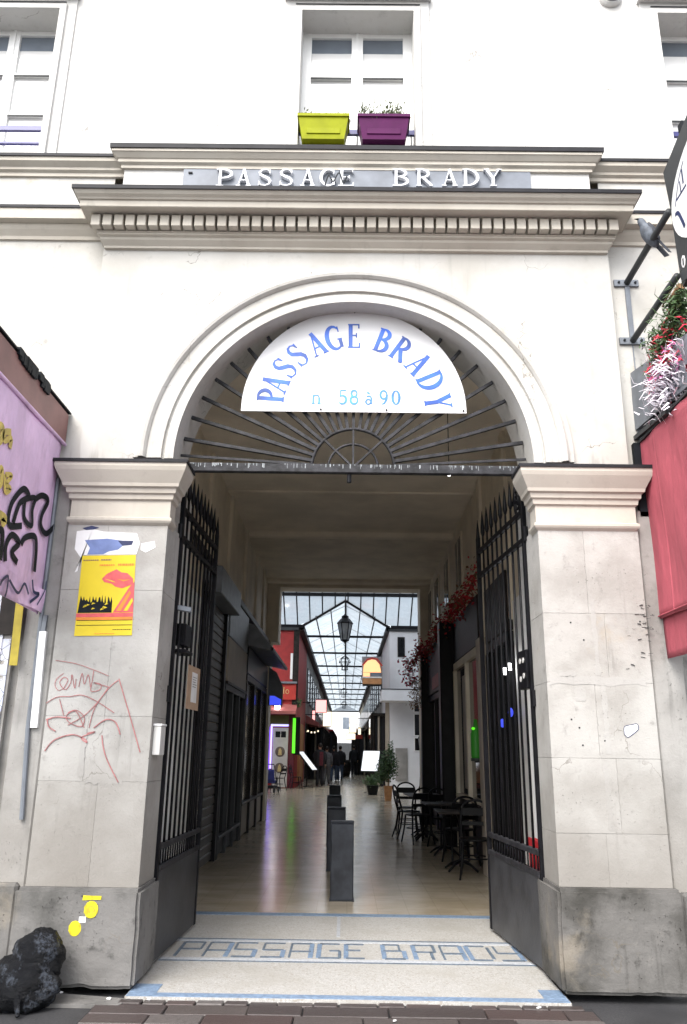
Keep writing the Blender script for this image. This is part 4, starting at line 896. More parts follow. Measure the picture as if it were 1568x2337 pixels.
bs = thing('blade_sign', 'dark grey pointed blade sign with white lettering held on two steel arms', 'sign', loc=(2.31, 0, 0))
for z in (5.335, 4.785):
    bx('wall_plate', -.11, .10, .06, .0795, z-.035, z+.03, 'steel_grey', bs, .003)
    for x in (-.07, .07): MB().tube([(x, .05, z), (x, .062, z)], .011, 6).build('bolt', 'ink_black', bs)
    MB().tube([(0, .07, z), (0, -.85, z+.01)], .026, 10).build('arm', 'dark_grey_metal', bs, smooth=True)
bx('wall_bar', -.02, .02, .065, .0795, 4.82, 5.30, 'steel_grey', bs); bx('cable', -.004, .003, .072, .0795, 4.2, 4.75, 'steel_grey', bs)
out = [(-.80, 5.72), (-.83, 5.45), (-.855, 4.86), (-.90, 4.68), (-1.0, 4.74), (-1.9, 4.74), (-1.9, 5.72), (-1.45, 6.0), (-1.19, 5.76), (-1.0, 5.735)]
out = [(-.79, 5.735), (-.83, 5.40), (-.85, 4.80), (-.87, 4.69), (-.96, 4.72), (-1.05, 4.78), (-2.0, 4.78), (-2.0, 5.72), (-1.5, 5.9)]
MB().prism([(.02, y_, z_) for y_, z_ in out], (.03, 0, 0)).build('plate', 'dark_grey_metal', bs)
n = 40; MB().prism([(.0165, -1.42+.575*math.cos(2*math.pi*i/n), 5.28+.40*math.sin(2*math.pi*i/n)) for i in range(n)], (.003, 0, 0)).build('oval', 'paper_white', bs)
for sk in [(smooth_line([(-.92, 5.33), (-1.02, 5.48), (-1.12, 5.56)]), .012), ([(-.95, 5.36), (-1.12, 5.36)], .018), ([(-1.03, 5.36), (-1.03, 5.46)], .015), (smooth_line([(-.90, 5.27), (-.95, 5.25), (-1.0, 5.14), (-1.02, 5.08)]), [.005]+[.03]*16+[.03, .005]), ([(-1.08, 5.40), (-1.08, 5.52)], .02)]: strokes('letter', [sk], 'ink_navy', lambda u, v, o: (.0163-o, u, v), bs, .001)
MB().prism([(.0165, -.93+.03*math.cos(i), 4.86+.05*math.sin(i)) for i in (0, .8, 1.6, 2.4, 3.2, 4, 4.8, 5.6)], (.003, 0, 0)).build('emblem', 'paper_white', bs)
MB().tube([(.018, -.93, 4.83), (.018, -.935, 4.88)], .008, 6).build('emblem_mark', 'ink_black', bs)
bx('peg', .02, .05, -1.16, -1.10, 5.82, 5.88, 'ink_black', bs)
# pigeon on the upper arm
pg = thing('pigeon', 'grey pigeon perched on the upper arm of the blade sign', 'bird', loc=(2.30, -.50, 5.40))
rot = Matrix.Rotation(R(-52), 3, 'Y')
body = MB()
mbp = [(-.02, .11, .0), (.0, .10, .035), (.0, .055, .05), (.0, .0, .055), (0, -.06, .045), (0, -.11, .03), (0, -.14, .012)]
prof = [(.17, .012), (.15, .026), (.125, .030), (.10, .030), (.07, .045), (.02, .058), (-.04, .054), (-.09, .036), (-.12, .02)]
ax = Vector((-.35, .1, .93)).normalized()
body.tube([ax*a for a, r in prof], [r for a, r in prof], 12); body.build('body', 'pigeon_grey', pg, smooth=True)
MB().tube([ax*.155+Vector((-.02, -.01, .0)), ax*.155+Vector((-.055, -.02, -.006))], [.009, .002], 6).build('beak', 'ink_black', pg)
for s in (-1, 1): MB().prism([ax*(-.06)+Vector((.03, s*.02, 0)), ax*(-.07)+Vector((.0, s*.03, 0)), ax*(-.21)+Vector((.03, s*.035, 0)), ax*(-.205)+Vector((.06, s*.02, 0))], (.006, 0, .004)).build('tail', 'pigeon_dark', pg)
for s in (-1, 1): MB().ell(ax*.0+Vector((.018, s*.045, 0)), (.025, .014, .095), 10, 8, Vector((0, 0, 1)).rotation_difference(ax).to_matrix()).build('wing', 'pigeon_dark', pg, smooth=True)
for s in (-1, 1): MB().tube([ax*-.03+Vector((.0, s*.02, -.02)), Vector((0.0, s*.02, -.042))], .004, 5).build('leg', 'petal_pink', pg)
# ================================================================== THE COVERED ENTRY (y .5 .. 13.2)
XW, ZC, YE = 1.92, 5.38, 13.2
wl = bx('passage_wall_left', -2.3, -XW, .5, YE, 0, ZC+.2, 'cream_paint', kind='structure', label='cream painted side wall of the covered entry behind the left gate')
wr = bx('passage_wall_right', XW, 2.3, .5, YE, 0, ZC+.2, 'cream_paint', kind='structure', label='cream painted side wall of the covered entry behind the right gate')
ce = bx('passage_ceiling', -2.3, 2.3, .36, YE, ZC, ZC+.3, 'ceiling_paint', kind='structure', label='dull cream ceiling of the covered entry')
for y, h, d in ((1.05, .04, .12), (5.9, .03, .08), (8.3, .10, .14), (10.2, .025, .06), (12.35, .12, .25)): bx('ceiling_beam', -XW, XW, y, y+d, ZC-h, ZC+.01, 'ceiling_paint', ce, .01)
bx('ceiling_panel', -XW, XW, 8.44, 12.35, ZC-.04, ZC+.004, 'cream_paint', ce)
ew = thing('end_wall', 'cream lintel and jambs framing the far end of the covered entry', 'wall')
bx('lintel', -XW, XW, 12.6, YE, 5.20, ZC+.01, 'cream_paint', ew); bx('lintel_bead', -1.62, 1.66, 12.57, 12.6, 5.18, 5.23, 'cream_paint', ew)
bx('jamb', -XW, -1.63, 12.6, YE, 3.9, 5.20, 'cream_paint', ew); bx('jamb', -XW, -1.80, 12.7, YE, 0, 3.9, 'cream_paint', ew); bx('jamb', 1.68, XW, 12.6, YE, 0, 5.20, 'cream_paint', ew)
# back of the front building over the court
rw = MB(); 
for a in ((-9, -XW, 0, 12), (XW, 9, 0, 12), (-XW, XW, ZC+.3, 12)): rw.box(a[0], a[1], YE, YE+.1, a[2], a[3])
rw.build('rear_wall', 'white_wall', B, merge=False)
# pilaster strips and niche on the left wall, upper right windows
for y in (2.5, 4.3, 6.2, 8.2, 10.0, 11.4): bx('pilaster', -XW-.01, -XW+.05, y, y+.22, 3.95, ZC, 'cream_paint', wl, .01)
bx('dado_cornice', -XW-.01, -XW+.10, 2.3, 12.6, 3.82, 3.93, 'dark_wood', wl, .01)
n = 20; MB().prism([(-XW+.0, 1.45+.42*math.cos(math.pi*i/n), 3.55+.42*math.sin(math.pi*i/n)) for i in range(n+1)]+[(-XW, 1.03, 1.0), (-XW, 1.87, 1.0)], (.03, 0, 0)).build('niche_panel', 'white_wall', wl)
bx('white_dado', -XW-.01, -XW+.02, .5, 4.25, 0, 3.35, 'white_paint', wl); bx('white_dado', XW-.02, XW+.01, .5, 3.35, 0, 3.2, 'white_paint', wr)
for y in (7.2, 8.9, 10.6, 12.0):
    uw = bx('upper_window', XW-.03, XW+.01, y, y+.75, 4.15, 5.12, 'cream_paint', wr, .006); bx('pane', XW-.036, XW-.0305, y+.08, y+.67, 4.22, 5.05, 'shop_glass', uw)
    bx('glazing_bar', XW-.042, XW-.0365, y+.36, y+.39, 4.22, 5.05, 'cream_paint', uw)
for y in (3.4, 5.2): bx('pilaster', XW-.05, XW+.01, y, y+.2, 3.0, ZC, 'cream_paint', wr, .01)
bx('gate_reveal', -XW, -1.57, .501, 1.62, 0, 3.95, 'white_paint', wl, .02); bx('gate_reveal', 1.57, XW, .501, 1.40, 0, 3.95, 'white_paint', wr, .02)
# --- left shops
s1 = thing('roller_shutter', 'dark closed roller shutter of the first shop on the left of the entry', 'shutter')
bx('shutter_frame', -XW, -XW+.08, 4.3, 4.42, 0, 3.6, 'black_paint', s1); bx('shutter_frame', -XW, -XW+.08, 6.08, 6.2, 0, 3.6, 'black_paint', s1); bx('shutter_case', -XW, -XW+.25, 4.3, 6.2, 3.45, 3.8, 'steel_grey', s1, .01)
sl_ = MB().box(-XW+.005, -XW+.035, 4.42, 6.08, 0, .115).mesh('slat', bevel=.012)
for i in range(28): o = obj('slat', sl_, 'shut', s1) if 'shut' in M else obj('slat', sl_, plain('shut', (.085, .08, .075), .5, 0, .3, 3), s1); o.location.z = .02+i*.122
def shopfront(name, label, x, sgn, y0, y1, zt, mats, cols, kick=.35, trans=.0):
    o = thing(name, label, 'shopfront'); fr, gl_, kk = mats; xx = lambda a, b: sorted((x, x-sgn*b)) if a == 0 else sorted((x-sgn*a, x-sgn*b))
    w_ = (y1-y0)/cols
    for i in range(cols+1): yy = y0+i*w_; bx('post', *xx(0, .09), yy-.045, yy+.045, 0, zt, fr, o, .006)
    bx('head', *xx(0, .085), y0, y1, zt, zt+.12, fr, o, .006); bx('sill', *xx(0, .10), y0, y1, kick-.05, kick, fr, o, .006)
    for i in range(cols):
        a, b = y0+i*w_+.045, y0+(i+1)*w_-.045
        bx('kick_panel', *xx(0, .05), a, b, 0.03, kick-.05, kk, o, .004); bx('pane', *xx(.02, .03), a, b, kick, zt-trans-.0, gl_, o)
        if trans: bx('transom', *xx(0, .07), a, b, zt-trans, zt-trans+.05, fr, o)
    return o
o = shopfront('glazed_shopfront', 'black-framed glass doors under a beige fascia on the left of the entry', -XW, -1, 6.25, 8.65, 2.35, ('dark_grey_metal', 'shop_glass', 'dark_grey_metal'), 3, .3); bx('fascia_panel', -XW, -XW+.09, 6.3, 8.6, 2.48, 3.15, 'beige_panel', o, .01); bx('fascia_rail', -XW, -XW+.11, 6.25, 8.65, 2.44, 2.48, 'dark_wood', o)
bx('fascia_panel', -XW, -XW+.09, 6.3, 8.6, 3.16, 3.8, 'steel_grey', o, .01)
o = shopfront('glazed_shopfront', 'wide pale shop window reflecting the passage at the end of the left wall', -XW, -1, 8.8, 12.5, 2.7, ('dark_wood', 'glass_beige', 'beige_panel'), 3, .6, .0); bx('fascia_panel', -XW, -XW+.09, 8.75, 12.5, 2.83, 3.3, 'black_paint', o, .01)
a_ = thing('folded_awning', 'grey folded awning cassette over the last left shop window', 'awning')
MB().prism([(-XW, 8.8, 3.75), (-XW+.16, 8.8, 3.72), (-XW+.52, 8.8, 3.30), (-XW+.5, 8.8, 3.24), (-XW, 8.8, 3.35)], (0, 3.7, 0)).build('canopy', 'steel_grey', a_); MB().beam((-XW+.51, 8.8, 3.27), (-XW+.51, 12.5, 3.27), .05, .06).build('front_bar', 'dark_grey_metal', a_)
h_ = thing('hanging_sign', 'grey clipped-corner hanging sign with a blue foot at the end of the entry', 'sign')
pth = [(-1.80, 2.45), (-1.47, 2.45), (-1.47, 2.86), (-1.62, 3.18), (-1.80, 3.3)]
MB().prism([(x, 12.45, z) for x, z in pth], (0, .05, 0)).build('plate', 'steel_grey', h_); MB().prism([(-1.76, 12.445, 2.46), (-1.50, 12.445, 2.46), (-1.50, 12.445, 2.58), (-1.66, 12.445, 2.66), (-1.76, 12.445, 2.66)], (0, .004, 0)).build('logo', 'lamp_blue', h_)
# --- right cafe
c1 = shopfront('cafe_front', 'dark cafe front with tall windows on the right of the entry', XW, 1, 5.45, 8.15, 2.85, ('cream_paint', 'shop_glass', 'dark_wood'), 2, .85); bx('fascia_panel', XW-.08, XW, 5.5, 8.1, 2.98, 3.7, 'dark_wood', c1, .01)
bx('shade', XW-.035, XW-.031, 5.65, 6.0, 2.0, 2.5, 'beige_panel', c1); bx('curtain', XW-.034, XW-.031, 7.0, 7.5, .95, 2.7, 'beige_panel', c1)
gn = thing('green_neon', 'green glowing bottle-shaped light in the cafe window', 'lamp'); MB().lathe([(.07, 1.42), (.075, 1.45), (.075, 1.75), (.035, 1.84), (.025, 1.95)], 12, (1.82, 5.86, 0)).build('tube', 'glow_green', gn, smooth=True); MB().lathe([(.012, 2.0), (.03, 2.02), (.012, 2.04)], 8, (1.77, 5.76, -.2)).build('spark', 'neon_green', gn)
MB().lathe([(.08, 1.38), (.08, 1.42)], 12, (1.82, 5.86, 0)).build('base', 'dark_grey_metal', gn); bx('bracket', 1.79, 1.92, 5.85, 5.87, 1.36, 1.38, 'dark_grey_metal', gn)
c2 = shopfront('restaurant_front', 'black restaurant door and windows beyond the cafe on the right', XW, 1, 8.7, 12.5, 2.55, ('black_paint', 'shop_glass', 'black_paint'), 3, .4, .0); bx('fascia_panel', XW-.12, XW, 8.65, 12.5, 2.68, 3.7, 'black_paint', c2, .01); bx('name_strip', XW-.135, XW-.121, 9.0, 11.2, 2.75, 3.0, 'pink_awning', c2)
bx('column', XW-.30, XW, 8.30, 8.62, 0, 3.75, 'black_paint', c2, .02); bx('column', XW-.26, XW, 12.3, 12.58, 0, 3.7, 'black_paint', c2, .02)
wp = bx('pillar', XW-.16, XW+.01, 4.95, 5.25, 0, 3.0, 'beige_panel', wr, .01)
c3 = shopfront('cafe_front', 'first dark cafe window behind the right gate', XW, 1, 3.45, 4.85, 2.75, ('black_paint', 'shop_glass', 'black_paint'), 2, .5); bx('fascia_panel', XW-.09, XW, 3.45, 4.85, 2.88, 3.6, 'dark_wood', c3, .01)
for y, z, nm in ((3.75, 1.83, 'small round blue lamp in the cafe window behind the right gate bars'), (3.25, 1.93, 'small blue lamp nearest the hinge in the cafe window')):
    t_l = thing('blue_lamp', nm, 'lamp', loc=(1.80, y, z)); MB().ell((0, 0, 0), (.03, .035, .05), 10, 8).build('bulb', 'lamp_blue', t_l, smooth=True); MB().tube([(0, 0, .05), (0, 0, .9)], .004, 5).build('wire', 'ink_black', t_l)
for i, (y, z) in enumerate(((3.4, 2.36), (3.1, 2.38))):
    t_l = thing('square_lamp', ('small square white lamp hanging behind the right gate', 'second square white lamp hanging beside the hinge of the right gate')[i], 'lamp', loc=(1.78, y, z)); bx('shade', -.03, .03, -.03, .03, 0, .07, 'lamp_white', t_l); MB().tube([(0, 0, .07), (0, 0, .6)], .004, 5).build('wire', 'ink_black', t_l)
rbd = thing('red_board', 'bright red folding board standing behind the right gate', 'board', loc=(1.49, .85, 0)); 
for k in (0, 1): bx('leaf', -.012+k*.035, .0+k*.035, -.22, .35, .02, .84, 'red_plastic', rbd, .004)
bx('feet', -.02, .05, -.2, -.16, 0, .02, 'red_plastic', rbd)
# garland of red cloth flowers along the right wall
ga = thing('red_garland', 'drooping red artificial flower garland strung along the right wall', 'garland'); random.seed(21)
line = [(1.80, 5.2, 3.95), (1.78, 6.4, 3.72), (1.80, 7.6, 3.9), (1.76, 8.8, 3.66), (1.80, 10.0, 3.88), (1.72, 11.2, 3.6), (1.66, 12.3, 3.75), (1.52, 12.6, 3.45)]
sm_ = smooth_line(line, 8); MB().tube(sm_, .02, 6).build('cord', 'twig', ga)
mb = MB(); mb2 = MB()
for p in sm_:
    for i in range(26):
        q = Vector(p)+Vector((random.gauss(-.03, .05), random.gauss(0, .10), random.gauss(-.03, .10))); d = Vector((random.uniform(-1, 1), random.uniform(-1, 1), random.uniform(-1, .6))).normalized()*random.uniform(.04, .08); s = d.orthogonal().normalized()*.025
        (mb if random.random() < .8 else mb2).add([q, q+d*.5+s, q+d, q+d*.5-s], [(0, 1, 2, 3)])
mb.build('blossom', 'garland_red', ga, merge=False, kind='stuff'); mb2.build('leaf', 'twig', ga, merge=False, kind='stuff')
mb = MB(); mb2 = MB()
for i in range(160):
    q = Vector((1.42, 12.55, 3.25))+Vector((random.gauss(0, .09), random.gauss(0, .05), random.uniform(-.32, .32))); d = Vector((random.uniform(-1, 1), random.uniform(-1, 1), random.uniform(-1, 1))).normalized()*.09; s = d.orthogonal().normalized()*.03
    (mb if i % 3 else mb2).add([q, q+d*.5+s, q+d, q+d*.5-s], [(0, 1, 2, 3)])
mb.build('blossom', 'petal_red', ga, merge=False, kind='stuff'); mb2.build('blossom', 'petal_white', ga, merge=False, kind='stuff')
mb = MB()
for i in range(220):
    q = Vector((1.55, 12.55, 2.75))+Vector((random.gauss(0, .07), random.gauss(0, .05), random.uniform(-.3, .35))); d = Vector((random.uniform(-1, 1), random.uniform(-1, 1), random.uniform(-1, 1))).normalized()*.09; s = d.orthogonal().normalized()*.015
    mb.add([q, q+d*.5+s, q+d, q+d*.5-s], [(0, 1, 2, 3)])
mb.build('dry_sprigs', 'twig', ga, merge=False, kind='stuff')
dl = thing('ceiling_bulb', 'tiny white bulb fixed under the ceiling near the arch', 'lamp'); c = aty(1025, 1081, 1.1); MB().ell((c.x, 1.1, c.z), (.022, .022, .022), 10, 8).build('bulb', 'lamp_white', dl, smooth=True); MB().tube([(c.x, 1.1, c.z+.02), (c.x, 1.1, ZC-.03)], .004, 5).build('wire', 'ink_black', dl)

# ------------------------------------------------------------------ bollards down the middle
for i, (x, y, lb) in enumerate(((-.055, 3.29, 'grey square steel bollard standing nearest the mosaic threshold'), (-.14, 5.4, 'dark grey bollard second in the row from the threshold'), (-.21, 8.3, 'dark grey bollard third in the row from the threshold'), (-.25, 12.3, 'dark bollard last in the row, at the end of the covered entry'))):
    o = thing('bollard', lb, 'bollard', 'bollards down the middle of the passage', (x, y, 0)); bx('post', -.122, .122, -.08, .08, .0, .755, 'bollard_grey', o, .012); bx('cap', -.125, .125, -.083, .083, .757, .775, 'bollard_grey', o, .008); bx('base_plate', -.13, .13, -.09, .09, 0, .008, 'dark_grey_metal', o)
    bx('seam', -.1235, -.1215, -.02, .02, .1, .6, 'dark_grey_metal', o)

# ------------------------------------------------------------------ cafe tables and chairs
def chair():
    o = thing('bistro_chair', 'x', 'chair')
    MB().lathe([(.19, .44), (.205, .45), (.205, .465), (.17, .47)], 18).build('seat', 'black_paint', o, smooth=False)
    for s in (-1, 1):
        MB().tube([(s*.15, .15, .45), (s*.17, .18, .2), (s*.20, .22, 0)], [.018, .016, .013], 8).build('leg', 'black_paint', o, smooth=True)
        MB().tube([(s*.16, -.16, .45), (s*.18, -.20, .2), (s*.20, -.27, 0)], [.018, .016, .013], 8).build('leg', 'black_paint', o, smooth=True)
    MB().tube(smooth_line([(-.17, -.16, .44), (-.185, -.22, .65), (-.15, -.26, .84), (0, -.28, .90), (.15, -.26, .84), (.185, -.22, .65), (.17, -.16, .44)], 5), .016, 8).build('back_loop', 'black_paint', o, smooth=True)
    MB().beam((-.17, -.245, .76), (.17, -.245, .76), .02, .10).build('back_rest', 'black_paint', o, bevel=.005); MB().beam((-.18, -.215, .62), (.18, -.215, .62), .018, .05).build('back_rest', 'black_paint', o, bevel=.004)
    MB().tube([(.19*math.cos(a*math.pi/8), .19*math.sin(a*math.pi/8), .24) for a in range(17)], .009, 6).build('stretcher', 'black_paint', o, smooth=True)
    return o
def table():
    o = thing('bistro_table', 'x', 'table')
    bx('top', -.32, .32, -.32, .32, .715, .74, 'dark_wood', o, .006); MB().lathe([(.03, .05), (.028, .1), (.024, .6), (.05, .70), (.08, .715)], 12).build('column', 'black_paint', o, smooth=True)
    for k in range(4):
        a = math.pi/4+k*math.pi/2; MB().tube([(0, 0, .12), (.14*math.cos(a), .14*math.sin(a), .09), (.27*math.cos(a), .27*math.sin(a), .012)], [.02, .018, .014], 7).build('foot', 'black_paint', o, smooth=True)
    return o
ch0, tb0 = chair(), table()
spots = [(1.18, 10.55, 180, 'black bistro chair whose back faces the planter, at the end of the cafe row'), (1.22, 8.75, 20, 'black bistro chair pulled up to the square cafe table by the column'), (1.14, 9.55, -80, 'black bistro chair turned sideways between the far cafe tables'), (1.62, 8.05, 200, 'black bistro chair tucked between two cafe tables'), (1.60, 6.2, 10, 'black bistro chair in front of the green-lit cafe window'), (1.62, 4.9, 170, 'black bistro chair beside the beige pillar behind the right gate')]
for i, (x, y, a, lb) in enumerate(spots):
    o = ch0 if i == 0 else copy_tree(ch0); o.location = (x, y, 0); o.rotation_euler.z = R(a); o['label'] = lb; o['group'] = 'cafe chairs'
for i, (x, y, a, lb) in enumerate(((1.42, 9.85, 4, 'black bistro table farthest along the cafe row by the restaurant door'), (1.42, 9.2, -3, 'black bistro table beside the black column'), (1.50, 7.2, 2, 'black bistro table under the cafe window'), (1.52, 5.55, 0, 'black bistro table by the beige pillar'))):
    o = tb0 if i == 0 else copy_tree(tb0); o.location = (x, y, 0); o.rotation_euler.z = R(a); o['label'] = lb; o['group'] = 'cafe tables'

# ================================================================== THE COURT AND THE GLAZED ARCADE
YH, ZE, ZR, YV = 28.0, 6.6, 7.5, 26.75      # house fronts, eaves, ridge
XE = 1.85
for s, nm in ((-1, 'court_wall_left'), (1, 'court_wall_right')): bx(nm, *sorted((s*4.3, s*4.5)), YE+.1, YH, 0, ZE, 'white_wall', kind='structure', label='plain wall closing the %s side of the glazed court' % ('left' if s < 0 else 'right'))
ro = thing('court_roof', 'steep glazed roof with dark iron bars over the court', 'roof')
SL = .72; YR = 20.6; ZT = ZE+SL*(YH-YR)
def zs_(y): return ZE+SL*(YH-y) if y > YR else ZE+SL*(y-YE-.1)
cols = 16; wx = 8.6/cols
for i in range(cols):
    x0, x1 = -4.3+i*wx+.012, -4.3+(i+1)*wx-.012
    def vb(x): return ZE+.02+max(0, (ZR-ZE)*(1-abs(x+.1)/XE)) 
    lev = [None, 7.72, 9.8, ZT-.03]
    for j in range(3):
        lo0, lo1 = (vb(x0), vb(x1)) if j == 0 else (lev[j]+.02, lev[j]+.02); hi = lev[j+1]-.02
        yy = lambda z: YH-(z-ZE)/SL
        MB().prism([(x0, yy(lo0), lo0), (x1, yy(lo1), lo1), (x1, yy(hi), hi), (x0, yy(hi), hi)], (0, .004, .006)).build('pane', 'roof_glass', ro)
    for j, (a, b) in enumerate(((ZE+.02, 9.2), (9.22, ZT-.03))):
        yy = lambda z: YE+.1+(z-ZE)/SL; MB().prism([(x0, yy(a), a), (x1, yy(a), a), (x1, yy(b), b), (x0, yy(b), b)], (0, -.004, .006)).build('pane', 'roof_glass', ro)
for i in range(cols+1):
    x = -4.3+i*wx; lo = vb(x) if abs(x) < 4.2 else ZE; ylo = YH-(lo-ZE)/SL
    MB().beam((x, ylo, lo), (x, YR, ZT), .026, .05, (1, 0, 0)).build('glazing_bar', 'iron', ro); MB().beam((x, YE+.1, ZE), (x, YR, ZT), .035, .05, (1, 0, 0)).build('glazing_bar', 'iron', ro)
MB().beam((-4.3, YR, ZT+.03), (4.3, YR, ZT+.03), .12, .1).build('ridge_beam', 'iron', ro); MB().beam((-4.3, 26.45, 7.70), (4.3, 26.45, 7.70), .10, .16).build('purlin', 'iron', ro); MB().beam((-4.3, YH-.05, ZE-.02), (-XE, YH-.05, ZE-.02), .12, .14).build('eaves_beam', 'iron', ro); MB().beam((XE, YH-.05, ZE-.02), (4.3, YH-.05, ZE-.02), .12, .14).build('eaves_beam', 'iron', ro)
for s in (-1, 1): MB().beam((s*XE-.1, YH, ZE), (-.1, YV, ZR), .07, .10).build('valley_bar', 'iron', ro)
ar = thing('arcade_roof', 'long pitched glass roof over the arcade with iron ties', 'roof')
NY = 26; dy = (104-YH)/NY; xs3 = [(0, .62), (.62, 1.24), (1.24, 1.85)]
zg = lambda x: ZR-(ZR-ZE)*abs(x)/XE
for s in (-1, 1):
    for a, b in xs3:
        k = 1
        pm_ = MB().prism([(s*a-.1, 0, zg(a)), (s*b-.1, 0, zg(b)), (s*b-.1, dy-.04, zg(b)), (s*a-.1, dy-.04, zg(a))], (0, 0, .006)).mesh('pane')
        for i in range(NY): o = obj('pane', pm_, 'roof_glass', ar); o.location.y = YH+i*dy+.02
        # the first bay runs up to the valley
        y_a = YH-(zg(a)-ZE)/SL*1.0; y_b = YH-(zg(b)-ZE)/SL
        MB().prism([(s*a-.1, y_a, zg(a)), (s*b-.1, y_b, zg(b)), (s*b-.1, YH-.02, zg(b)), (s*a-.1, YH-.02, zg(a))], (0, 0, .006)).build('pane', 'roof_glass', ar)
for s in (-1, 1):
    for a, w_ in ((.62, .04), (1.24, .04)): MB().beam((s*a-.1, YH-.9, zg(a)-.03), (s*a-.1, 104, zg(a)-.03), w_, .08).build('purlin', 'iron_worn', ar)
    MB().beam((s*XE-.1, YH, ZE-.06), (s*XE-.1, 104, ZE-.06), .16, .24).build('eaves_beam', 'iron_worn', ar)
bx('gutter', -2.4, -XE-.05, YH, 104, ZE-.16, ZE-.01, 'iron_worn', ar); bx('gutter', XE-.2, 2.1, YH, 104, ZE-.16, ZE-.012, 'iron_worn', ar)
MB().beam((-.1, YV, ZR+.03), (-.1, 104, ZR+.03), .08, .1).build('ridge_beam', 'iron', ar)
for y in (31, 37.5, 44.5, 51, 57.5, 64, 70, 78, 88):
    MB().beam((-XE-.1, y, ZE-.02), (XE-.1+.15, y, ZE-.02), .07, .10).build('tie_beam', 'iron', ar); MB().beam((-.1, y, ZE), (-.1, y, ZR), .05, .05).build('king_post', 'iron', ar)
for i in range(0, NY, 2):
    for s in (-1, 1): MB().beam((s*XE-.1, YH+i*dy, ZE+.02), (-.1, YH+i*dy, ZR+.02), .03, .05).build('rafter', 'iron_worn', ar)

# lanterns
def lantern(label, x, y, z, sc, ztop, glazed=True):
    o = thing('hanging_lantern', label, 'lantern', 'iron lanterns hung under the arcade roof', (x, y, z)); n = 6
    if glazed:
        MB().lathe([(.12*sc, 0), (.22*sc, .50*sc)], n, cap=True).build('glass', 'lantern_glass', o)
        for k in range(n): a = k*math.pi/3; MB().beam((.125*sc*math.cos(a), .125*sc*math.sin(a), 0), (.225*sc*math.cos(a), .225*sc*math.sin(a), .5*sc), .022*sc, .022*sc).build('corner_bar', 'iron', o)
        MB().lathe([(.25*sc, .50*sc), (.25*sc, .53*sc), (.14*sc, .66*sc), (.11*sc, .67*sc), (.11*sc, .74*sc), (.04*sc, .78*sc), (.0, .84*sc)], n).build('hood', 'iron', o)
        MB().lathe([(.0, -.10*sc), (.03*sc, -.07*sc), (.13*sc, -.02*sc), (.13*sc, .01*sc)], n).build('foot', 'iron', o)
        MB().tube([(.03*sc*math.cos(a*math.pi/6), 0, -.13*sc+.04*sc*math.sin(a*math.pi/6)) for a in range(13)], .008*sc, 6).build('ring', 'iron', o)
        tz = .84*sc
    else:
        for k in range(8): a = k*math.pi/4; MB().tube([(.02, 0, .55*sc), (.18*sc*math.cos(a), .18*sc*math.sin(a), .42*sc), (.26*sc*math.cos(a), .26*sc*math.sin(a), .25*sc), (.12*sc*math.cos(a), .12*sc*math.sin(a), .08*sc), (.14*sc*math.cos(a), .14*sc*math.sin(a), -.1*sc)], .014*sc, 5).build('rib', 'iron', o)
        for r_, z_ in ((.26, .25), (.14, -.1), (.18, .42)): MB().tube([(r_*sc*math.cos(a*math.pi/8), r_*sc*math.sin(a*math.pi/8), z_*sc) for a in range(17)], .013*sc, 5).build('hoop', 'iron', o)
        tz = .55*sc
    MB().tube([(0, 0, tz), (0, 0, ztop-z)], .016, 6).build('chain', 'iron', o)
lantern('large six-sided iron lantern with glass sides hanging in the court', -.09, 18, 4.68, .98, 9.93, True)
lantern('open crown-shaped iron lantern frame hanging in the arcade', -.12, 34, 5.45, 1.1, ZR, False)
lantern('bare iron crown lantern second along the arcade roof', -.25, 62, 5.9, 1.2, ZR, False)
lantern('bare iron crown lantern farthest along the arcade roof', -.25, 80, 5.9, 1.2, ZR, False)
# ------------------------------------------------------------------ houses of the arcade
plain('olive', (.10, .09, .015), .6)
rh = thing('red_house', 'dark red painted restaurant with neon-framed door at the court corner', 'house')
bx('wall', -4.3, -2.12, YH, 35.9, 0, 6.52, 'red_wall', rh); bx('corner_strip', -2.30, -2.06, YH-.05, YH, 3.3, 6.5, 'dark_wood', rh); bx('cornice', -4.3, -2.1, YH-.12, YH, 6.40, 6.52, 'dark_grey_metal', rh)
sw_ = bx('window', -2.41, -2.31, YH-.04, YH, 4.35, 5.43, 'white_paint', rh)
sb = bx('sign_board', -4.2, -2.14, YH-.10, YH, 3.50, 4.14, 'red_bright', rh); bx('ledge', -4.25, -2.1, YH-.18, YH, 4.16, 4.24, 'steel_grey', rh)
x = -3.46
for ch in 'omdilo':
    glyph(ch, lambda u, v, o, x=x: (x+u, YH-.101-o, 3.74+v), .28, 1.15, .02).build('letter', 'gold', sb, merge=False); x += GLY[ch][0]*.28*1.15+.02
MB().prism([(-4.2, YH, 3.32), (-4.2, YH-.55, 3.02), (-4.2, YH-.55, 2.90), (-4.2, YH, 2.90)], (2.12, 0, 0)).build('canopy', 'pink_awning', rh)
bx('transom_panel', -4.2, -2.4, YH-.05, YH, 2.48, 2.86, 'olive', rh); bx('post', -2.38, -2.14, YH-.08, YH, 0, 2.9, 'maroon_cloth', rh, .01)
dr = bx('door', -3.03, -2.40, YH-.05, YH, .03, 2.36, 'door_cream', rh, .01)
for x0 in (-2.93, -2.70): bx('pane', x0, x0+.2, YH-.056, YH-.0505, 1.98, 2.22, 'shop_glass', dr)
